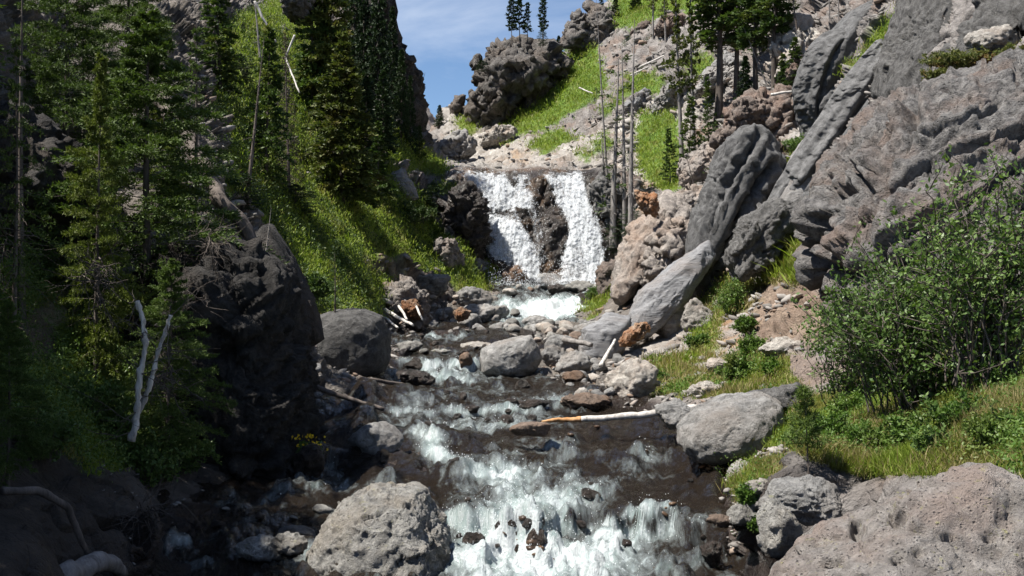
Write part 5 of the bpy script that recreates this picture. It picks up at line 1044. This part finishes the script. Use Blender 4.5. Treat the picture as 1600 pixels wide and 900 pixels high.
def line_obj(name, pts, radii, mat, lab, cat, sides=14, noise_=.12, parent=None, loc=None):
    p = np.array(pts, float); r = np.array(radii, float); t = np.linspace(0, 1, len(p)); tt = np.linspace(0, 1, max(24, len(p) * 8))
    q = np.c_[[np.interp(tt, t, p[:, k]) for k in range(3)]].T; rr = np.interp(tt, t, r)
    q += fbm(q * 1.3, 2)[:, None] * rr[:, None] * .5
    V, Fc = tubes([(q, rr)], sides); c = np.repeat(q, sides, 0); d = V - c; V = c + d * (1 + noise_ * fbm(V * (1.2 / max(rr.max(), .02)) * .4, 3) * 1.5)[:, None]
    caps = [];  n = len(V); V = np.r_[V, q[:1], q[-1:]]; i = np.arange(sides); j = (i + 1) % sides
    e = n - sides; Fc = np.r_[Fc, np.stack([j, i, np.full(sides, n), np.full(sides, n)], 1), np.stack([e + i, e + j, np.full(sides, n + 1), np.full(sides, n + 1)], 1)]
    bm = bmesh.new(); vs = [bm.verts.new(v) for v in V]
    for f in Fc:
        u = list(dict.fromkeys(f.tolist())); bm.faces.new([vs[k] for k in u])
    me = bpy.data.meshes.new(name); bm.to_mesh(me); bm.free(); me.materials.append(MAT[mat]); me.polygons.foreach_set('use_smooth', np.ones(len(me.polygons), bool))
    o = bpy.data.objects.new(name, me); COL.objects.link(o)
    if parent: o.parent = parent
    if lab: tag(o, lab, cat)
    return o
def px_line(pts, Y): return [at(a, b, Y if len(c) == 0 else c[0]) for a, b, *c in pts]
def build_wood():
    root = empty('fallen_log', (0, 0, 0)); Y = 21.2; m = 1 / F * Y
    line_obj('trunk', px_line([(908, 655), (960, 650), (1020, 645), (1080, 638), (1132, 632, 21.8)], Y), [4.6 * m, 5.2 * m, 5.6 * m, 5.6 * m, 6 * m], 'dead', None, None, parent=root)
    line_obj('broken_end', px_line([(846, 659), (870, 658), (909, 655)], Y), [1.5 * m, 3.6 * m, 4.7 * m], 'orangewood', None, None, parent=root, noise_=.3)
    tag(root, 'long white fallen log across the right of the stream, broken orange end', 'log')
    L = [([(602, 484, 52), (645, 508, 50)], 3.2, 'dead', 'pale stick leaning on the rubble right of the rounded boulder'), ([(600, 496, 51), (622, 512, 50)], 2.6, 'dead', 'short pale stick under another beside the rounded boulder'),
     ([(618, 470, 53), (636, 500, 51.5)], 2.6, 'dead', 'pale thin log propped against the rusty bank'), ([(638, 452, 54), (660, 500, 51)], 2.2, 'dead', 'white branch slanting down the rusty bank'),
     ([(938, 572, 34), (962, 530, 36)], 3.5, 'dead', 'grey driftwood branch standing up from the rubble bank'), ([(880, 531, 38), (925, 538, 37)], 5, 'barkgrey', 'weathered grey log lying flat across the rubble bank'),
     
     ([(1000, 105, 100), (1040, 86, 102)], 2.2, 'dead', 'white fallen trunk lying on the bare upper slope'), ([(905, 137, 98), (926, 146, 97)], 1.3, 'dead', 'small white dead branch on the long green gully'), ([(985, 118, 98), (1014, 104, 99)], 1.5, 'dead', 'thin grey fallen trunk just below the white one on the upper slope'),
     ([(460, 55, 62), (446, 90, 62), (468, 145, 60)], 1.8, 'dead', 'white dead pole slanting through the conifers on the left slope'), ([(398, 2, 55), (432, 66, 55)], 2.2, 'dead', 'white leaning pole at the top of the left slope'), ([(450, 590, 24), (600, 640, 24)], 5, 'deaddark', 'dark waterlogged log lying along the left edge of the stream'),
     ([(560, 590, 30), (640, 602, 31)], 4, 'deaddark', 'dark log wedged under the rounded dark boulder'), ([(1205, 148, 52), (1260, 140, 52)], 2.5, 'dead', 'short pale log lying at the foot of the curling pillars'),
     ([(230, 140, 26), (290, 215, 24), (350, 310, 22), (395, 380, 22)], 13, 'deaddark', 'thick dark trunk leaning down to the right behind the foreground firs'), ([(1200, 240, 45), (1245, 246, 45)], 1.2, 'dead', 'thin pale stick on the ledges by the dark pillar')]
    for p, r, mt, lab in L:
        q = px_line(p, 0) if len(p[0]) == 3 else None; Yb = p[0][2]; n = len(q)
        line_obj('fallen_log' if r > 3 else 'dead_branch', q, [r / F * Yb * (1 - .35 * k / max(1, n - 1)) for k in range(n)], mt, lab, 'log' if r > 3 else 'branch', sides=9)
    # the two white ribs with twigs over the left bank
    rs = np.random.RandomState(8)
    def ribs(pts, Y, r0, lab, nt):
        root = empty('dead_tree', (0, 0, 0)); q = px_line(pts, Y); line_obj('trunk', q, [r0 / F * Y * v for v in np.linspace(.75, 1, len(q))], 'dead', None, None, parent=root, noise_=.5); lines = []
        q = np.array([v[:] for v in q])
        for i in range(nt):
            u = rs.uniform(0, len(q) - 1.01); k = int(u); c = q[k] + (q[k + 1] - q[k]) * (u - k); d = rs.normal(size=3); d /= np.linalg.norm(d); L_ = rs.uniform(.15, .7); tp = curve_pts(c, d, L_, rs.normal(size=3) * .4, 7, rs, .12); lines.append((tp, .008 * np.linspace(1, .3, 7)))
            for j in range(3): lines.append((curve_pts(tp[rs.randint(2, 6)], d + rs.normal(size=3) * .7, L_ * .5, rs.normal(size=3) * .5, 5, rs, .15), .004 * np.linspace(1, .4, 5)))
        mesh_np('twigs', *tubes(lines, 4), MAT['bark'], root); tag(root, lab, 'dead tree')
    ribs([(214, 470), (222, 505), (226, 540), (218, 590), (214, 640), (205, 690)], 14.6, 5, 'splintered white dead trunk, left of the two standing before the shaded bluff', 16)
    ribs([(266, 492), (258, 520), (248, 545), (240, 580), (228, 620), (212, 650)], 14.8, 4, 'thinner white dead trunk leaning right, right of the two before the shaded bluff', 12)
    # dead branch tangles
    def tangle(px, py, Y, n, R_, lab):
        c = np.array(at(px, py, Y)); lines = []
        for i in range(n):
            d = rs.normal(size=3) + np.array([.5, -.3, -.1]); d /= np.linalg.norm(d); L_ = R_ * rs.uniform(.5, 1.1); tp = curve_pts(rs.normal(size=3) * .15 * R_, d, L_, rs.normal(size=3) * .35 + np.array([0, 0, -.35]), 9, rs, .1); lines.append((tp, .012 * np.linspace(1, .3, 9)))
            for j in range(5):
                k = rs.randint(2, 8); lines.append((curve_pts(tp[k], d + rs.normal(size=3) * .6, L_ * .4, rs.normal(size=3) * .5, 6, rs, .15), .006 * np.linspace(1, .4, 6)))
        o = mesh_np('dead_branches', *tubes(lines, 4), MAT['bark']); o.location = c; tag(o, lab, 'dead branches')
    tangle(325, 378, 18.2, 14, .6, 'tangle of curling bare grey branches on top of the shaded bluff'); tangle(275, 450, 17.5, 16, .5, 'bare twig tangle hanging above the white dead trunks'); tangle(255, 590, 15.5, 12, .4, 'thin bare twigs around the thinner white dead trunk')
    tangle(150, 420, 16.5, 20, .7, 'bare twigs under the yellow-green fir'); tangle(225, 800, 14, 18, .45, 'dry dangling roots and twigs over the dark water'); tangle(10, 380, 16, 14, .7, 'bare reddish-grey twigs at the left edge')
    # bottom left stump log
    line_obj('fallen_log', [at(70, 930, 11.2), at(110, 890, 11.5), at(150, 882, 12), at(190, 897, 12.6)], [.11, .12, .11, .07], 'barkgrey', 'sunlit end of a weathered grey log in the bottom left corner', 'log', sides=18, noise_=.2)
    line_obj('tree_roots', [at(0, 770, 11.2), at(60, 765, 11.5), at(110, 790, 11.8), at(130, 850, 12), at(150, 900, 12.2)], [.045, .045, .04, .03, .025], 'deaddark', 'thick dark root arching over the black hollow at the bottom left', 'roots', sides=12)
def scatter_cover():
    P, px, py, Y, g, k, dirt = LANDINFO; rs = np.random.RandomState(3)
    def sample(mask, n):
        i = np.flatnonzero(mask); return P[rs.choice(i, n)] if len(i) else P[:0]
    vis = (px > -60) & ((px < 1660) | ((px < 1950) & (Y < 26))) & (py > -60) & (py < 960)
    def blades(name, mask, n, per, h, w, mat, hY=.0022, jit=.02):
        i = rs.choice(np.flatnonzero(mask & vis), n); C = np.repeat(P[i], per, 0); YY = np.repeat(Y[i], per); m = len(C)
        C = C + rs.normal(size=(m, 3)) * (jit + .004 * YY)[:, None] * [1, 1, .2]; C[:, 2] -= .02
        D = rs.normal(size=(m, 3)) * .33 + [0, 0, 1]; D /= np.linalg.norm(D, axis=1)[:, None]; H = (h + hY * YY) * rs.uniform(.5, 1.3, m) * np.repeat(.55 + 1.1 * np.clip(.5 + fbm(P[i] * 1.1 + 70, 2), 0, 1.3) ** 1.5, per); a = rs.uniform(0, 6.28, m); S = np.c_[np.cos(a), np.sin(a), a * 0] * ((w + .0005 * YY) * .62)[:, None]
        bend = np.c_[np.cos(a + 1), np.sin(a + 1), -.4 + a * 0] * (H * rs.uniform(.05, .5, m))[:, None]
        M = C + D * H[:, None] * .5 + bend * .22; V = np.stack([C, M + S, C + D * H[:, None] + bend, M - S], 1).reshape(-1, 3)
        o = mesh_np(name, V, np.arange(m * 4).reshape(m, 4), MAT[mat], smooth=False); tag(o, kind='stuff'); return o
    gm = g > .45
    blades('grass', gm & (Y > 26), 46000, 5, .06, .012, 'grass'); blades('grass', gm & (Y <= 26) & (px > 900), 46000, 7, .12, .0015, 'grass', 0)
    blades('dry_grass', (g > .2) & (Y < 60) & (px > 900) & (((g < .8)) | (fbm(P * .7 + 80, 2) > .12) | ((px > 1500) & (Y < 24) & (fbm(P * .7 + 80, 2) > -.25))), 11000, 7, .15, .001, 'dry', .003); blades('grass', gm & (Y <= 26) & (px < 600), 8000, 5, .08, .012, 'grass', 0)
    blades('tall_grass', (Y > 26) & (Y < 50) & (px > 1195) & (px < 1310) & (py > 318) & (py < 450) & gm, 5000, 5, .45, .02, 'grass', 0)
    # leafy ground cover
    def leafy(name, mask, n, leaf, mat, hh):
        i = rs.choice(np.flatnonzero(mask & vis), n); C = P[i]; c0 = C + rs.normal(size=C.shape) * [.12, .12, .02]; per = 14; m = n * per
        C = np.repeat(c0, per, 0) + rs.normal(size=(m, 3)) * [.09, .09, hh * .5]; C[:, 2] += hh * .5; C = C + 0
        V, Fq = quads(C, rs.normal(size=(m, 3)) + [0, 0, .5], leaf * rs.uniform(.6, 1.3, m), leaf * .45, rs); o = mesh_np(name, V, Fq, MAT[mat], smooth=False); tag(o, kind='stuff')
    cl = fbm(P * .9 + 50, 2)
    leafy('undergrowth', gm & (Y <= 26) & (px > 1150) & (cl > .05), 3000, .042, 'leafb', .13); leafy('undergrowth', gm & (Y <= 26) & (px < 600), 3500, .05, 'willow', .2)
    leafy('undergrowth', gm & (Y > 33) & (Y < 75) & (px < 760) & (cl > .12), 5200, .13, 'spruce', .35); leafy('undergrowth', gm & (Y > 26) & (px > 900) & (cl > .1), 3000, .08, 'leafb', .2)
    leafy('undergrowth', (g < .3) & (Y > 60) & (px > 960) & (px < 1260) & (cl > .25) & (k < .1), 900, .16, 'spruce', .3)
    # scree and gravel
    D, Fi = ico(1); D = D / (np.abs(D).max(1)[:, None] ** .8) * [.8, .62, .42]
    def scree(name, mask, n, smin, smax, sy, mat, lift=.1):
        i = rs.choice(np.flatnonzero(mask & vis), n); C = P[i] + rs.normal(size=(n, 3)) * .03; sz = (smin + (smax - smin) * rs.rand(n) ** 3) * (1 + sy * Y[i]); C[:, 2] += sz * lift
        nv = len(D); jig = 1 + rs.uniform(-.22, .22, (n, nv)); a = rs.uniform(0, 6.28, n); V = D[None] * jig[:, :, None] * sz[:, None, None]
        x = V[:, :, 0] * np.cos(a)[:, None] - V[:, :, 1] * np.sin(a)[:, None]; y = V[:, :, 0] * np.sin(a)[:, None] + V[:, :, 1] * np.cos(a)[:, None]
        t = rs.uniform(-.6, .6, n)[:, None]; z = V[:, :, 2] * np.cos(t) + x * np.sin(t); V = np.stack([x, y, z], -1) + C[:, None]
        o = mesh_np(name, V.reshape(-1, 3), (Fi[None] + (np.arange(n) * nv)[:, None, None]).reshape(-1, 3), MAT[mat], smooth=False); tag(o, kind='stuff')
    nog = (g < .35) & (k < .3); w_ = water_side(px, Y)
    scree('scree', nog & (px > 930) & (Y > 34) & (Y < 110) & (fbm(P * .3 + 11, 3) > .05), 2600, .03, .16, .03, 'gravelmix')
    scree('scree', nog & (px > 690) & (Y > 78) & (Y < 120), 800, .05, .25, .012, 'gravelmix')
    scree('gravel', nog & (w_ > -2.2) & (w_ < .3) & (Y > 13) & (px > 430) & (Y < 69), 3000, .02, .09, .02, 'gravelmix'); scree('gravel', (g < .6) & (px > 950) & (Y > 14) & (Y < 40) & (k < .1), 1600, .01, .04, .02, 'gravelmix')
    scree('gravel', (g < .6) & (px < 420) & (Y < 30) & (k < .1) & (px > 150), 300, .02, .06, .01, 'gravelmix'); scree('scree', (g < .6) & (px > 300) & (px < 700) & (Y > 30) & (Y < 80), 1500, .04, .22, .012, 'gravelmix')
    scree('stream_bed_stones', (k > .5) & (Y < 45), 2500, .03, .10, .012, 'bedstone', .2)
STONE = {}
def scatter_stones():
    rs = np.random.RandomState(12)
    for mt in ('grey', 'pale', 'brown', 'wetdark', 'wetgrey'):
        for q in range(3):
            V, Fc = rock_shape(200 + q + len(STONE) * 7, 3, 12, 14, .1); N = vnormals(V, Fc); V = V + N * (fbm(V * 3, 3) * .06)[:, None]
            STONE.setdefault(mt, []).append(mesh_np('stone', V * [.5, .45, .35], Fc, MAT[mt], vals={'hh': V[:, 2]}))
    used = {}
    def put(px, py, spx, mt, lab, grp, tree=None):
        h = hit(px, py, None, tree)
        if h is None: return
        src = STONE[mt][rs.randint(3)]; o = src.copy(); COL.objects.link(o); s = spx / F * h.y; o.location = h + Vector((0, 0, .10 * s)); o.scale = (s * rs.uniform(.8, 1.25), s * rs.uniform(.8, 1.2), s * rs.uniform(.7, 1.2))
        o.rotation_euler = (rs.uniform(-.3, .3), rs.uniform(-.3, .3), rs.uniform(0, 6.28)); tag(o, lab, 'stone', grp)
    def zone(poly, n, a, b, mts, lab, grp):
        p = np.array(poly); c = 0
        while c < n:
            x = rs.uniform(p[:, 0].min(), p[:, 0].max()); y = rs.uniform(p[:, 1].min(), p[:, 1].max())
            if poly_sd(poly, np.array([x]), np.array([y]))[0] > 0:
                put(x, y, a + (b - a) * rs.rand() ** 2.2, mts[rs.randint(len(mts))], lab, grp); c += 1
    zone([(845,520),(950,500),(990,540),(1000,600),(960,640),(900,625),(860,590)], 78, 9, 34, ['grey', 'pale', 'grey', 'brown'], 'loose stone in the rubble bank between the flat-faced boulder and the leaning triangular slab', 'rubble on the right bank')
    zone([(800,488),(880,505),(900,530),(840,535),(780,525),(790,500)], 26, 10, 30, ['grey', 'pale', 'wetgrey'], 'stone in the bar just below the upper cascade', 'stones below the upper cascade')
    zone([(640,470),(760,460),(790,505),(760,522),(640,520)], 34, 8, 26, ['grey', 'pale', 'brown', 'grey'], 'stone along the left waterline below the rusty bank', 'stones on the left waterline')
    zone([(740,410),(830,420),(850,450),(800,468),(750,450)], 24, 8, 22, ['grey', 'brown', 'pale', 'wetdark'], 'stone heaped at the left foot of the waterfall', 'stones at the left foot of the falls')
    zone([(930,440),(1010,400),(1080,330),(1060,320),(980,380),(930,430)], 22, 7, 18, ['pale', 'brown', 'grey'], 'loose stone on the crumbly tan bank right of the waterfall', 'stones on the tan bank')
    zone([(1180,460),(1290,460),(1290,540),(1200,560),(1170,520)], 18, 5, 18, ['pale', 'grey'], 'pale stone lying on the dusty footpath', 'stones on the footpath')
    zone([(1000,560),(1120,560),(1130,620),(1040,630)], 16, 12, 34, ['pale', 'grey', 'brown'], 'pale stone half buried in the dry grass of the right bank', 'stones in the right bank')
    zone([(1140,720),(1200,700),(1210,760),(1180,840),(1150,830)], 12, 14, 40, ['grey', 'pale', 'wetgrey'], 'rounded stone at the right water edge by the weeds', 'stones at the right water edge')
    zone([(430,560),(500,590),(520,640),(450,640)], 12, 14, 44, ['wetdark', 'grey'], 'dark stone on the shaded left bank beside the rounded boulder', 'stones by the shaded bluff')
    zone([(640,520),(850,520),(800,560),(640,560)], 15, 8, 24, ['wetdark', 'wetgrey', 'wetdark'], 'wet stone breaking the riffle above the little drop', 'stones in the upper riffle')
    zone([(600,600),(880,600),(960,650),(620,680)], 12, 10, 30, ['wetdark'], 'wet dark stone breaking the rapid around the white log', 'stones in the middle rapid')
    zone([(640,700),(1120,700),(1130,860),(700,860)], 11, 12, 34, ['wetdark', 'wetdark'], 'wet dark stone poking out of the lower rapids', 'stones in the lower rapids')
    zone([(220,800),(460,770),(520,800),(420,890),(250,890)], 12, 10, 28, ['wetdark', 'wetdark', 'wetgrey'], 'wet black stone in the shaded shallows at the bottom left', 'stones in the shaded shallows')
    zone([(1190,250),(1250,200),(1260,240),(1215,330),(1195,340)], 8, 8, 20, ['grey', 'brown'], 'stone caught on the ledge beside the round-topped dark pillar', 'stones by the dark pillar')
    for v in STONE.values():
        for o in v: bpy.data.objects.remove(o)
# ---------- camera, sky, sun ----------
def camera_light():
    cd = bpy.data.cameras.new('camera'); cam = bpy.data.objects.new('camera', cd); COL.objects.link(cam)
    cam.location = (0, 0, ZC); cam.rotation_euler = (R(90), 0, 0); cd.sensor_width = 36; cd.lens = 36 * F / 1600
    cd.clip_start = .05; cd.clip_end = 3000; SC.camera = cam
    el, az = R(62), R(-109)                       # azimuth from +Y (up the valley) towards +X; the sun stands over the left wall
    sv = Vector((math.sin(az) * math.cos(el), math.cos(az) * math.cos(el), math.sin(el)))
    sd = bpy.data.lights.new('sun', 'SUN'); sd.energy = 4.8; sd.angle = R(.53); sd.color = (1, .955, .88)
    so = bpy.data.objects.new('sun', sd); COL.objects.link(so); so.rotation_euler = sv.to_track_quat('Z', 'Y').to_euler()
    w = bpy.data.worlds.new('World'); SC.world = w; w.use_nodes = True; t = w.node_tree; bg = t.nodes['Background']
    sky = t.nodes.new('ShaderNodeTexSky'); sky.sky_type = 'NISHITA'; sky.sun_disc = False; sky.sun_elevation = el; sky.sun_rotation = az
    sky.altitude = 2200; sky.air_density = 1.1; sky.dust_density = .3; sky.ozone_density = 5
    tc = t.nodes.new('ShaderNodeTexCoord'); mp = t.nodes.new('ShaderNodeMapping'); mp.inputs['Scale'].default_value = (1.1, 1.1, 3.2); mp.inputs['Rotation'].default_value = (0, R(-28), 0)
    t.links.new(tc.outputs['Generated'], mp.inputs[0])
    nz = t.nodes.new('ShaderNodeTexNoise'); nz.inputs['Scale'].default_value = 3.1; nz.inputs['Detail'].default_value = 7; nz.inputs['Roughness'].default_value = .58; nz.inputs['Distortion'].default_value = .7
    t.links.new(mp.outputs[0], nz.inputs['Vector'])
    mr = t.nodes.new('ShaderNodeMapRange'); mr.inputs[1].default_value = .43; mr.inputs[2].default_value = .85; mr.inputs[4].default_value = .5
    t.links.new(nz.outputs[0], mr.inputs[0])
    mx = t.nodes.new('ShaderNodeMix'); mx.data_type = 'RGBA'; t.links.new(mr.outputs[0], mx.inputs[0]); t.links.new(sky.outputs[0], mx.inputs[6]); mx.inputs[7].default_value = (8.5, 8.9, 9.6, 1)
    t.links.new(mx.outputs[2], bg.inputs[0]); bg.inputs[1].default_value = .058
    v = SC.view_settings; v.view_transform = 'Standard'; v.look = 'None'; v.gamma = 1; v.exposure = EXPO
    SC.cycles.use_denoising = True; SC.cycles.max_bounces = 6; SC.cycles.diffuse_bounces = 2; SC.cycles.glossy_bounces = 2; SC.cycles.transmission_bounces = 2; SC.cycles.transparent_max_bounces = 12
    SC.cycles.use_adaptive_sampling = True; SC.cycles.adaptive_threshold = .02; SC.cycles.caustics_reflective = False; SC.cycles.caustics_refractive = False; SC.cycles.sample_clamp_indirect = 4
EXPO = 1.2
MAT = {}
import time as _t
_t0 = _t.time()
def lap(s): print('LAP %s %.1fs' % (s, _t.time() - _t0))
camera_light()
MAT['land'] = land_mat(); MAT['water'] = water_mat(); MAT['falls'] = falls_mat()
rock_mats(); plant_mats()
land = build_land(); lap('land')
water = build_water(); lap('water')
falls = build_falls(); build_spray(); lap('falls')
LB = bvh(land); WB = bvh(water); lap('bvh')
build_outcrops(); lap('outcrops')
build_trees(); lap('trees')
build_shrubs(); lap('shrubs')
build_wood(); lap('wood')
scatter_cover(); lap('cover')
scatter_stones(); lap('stones')
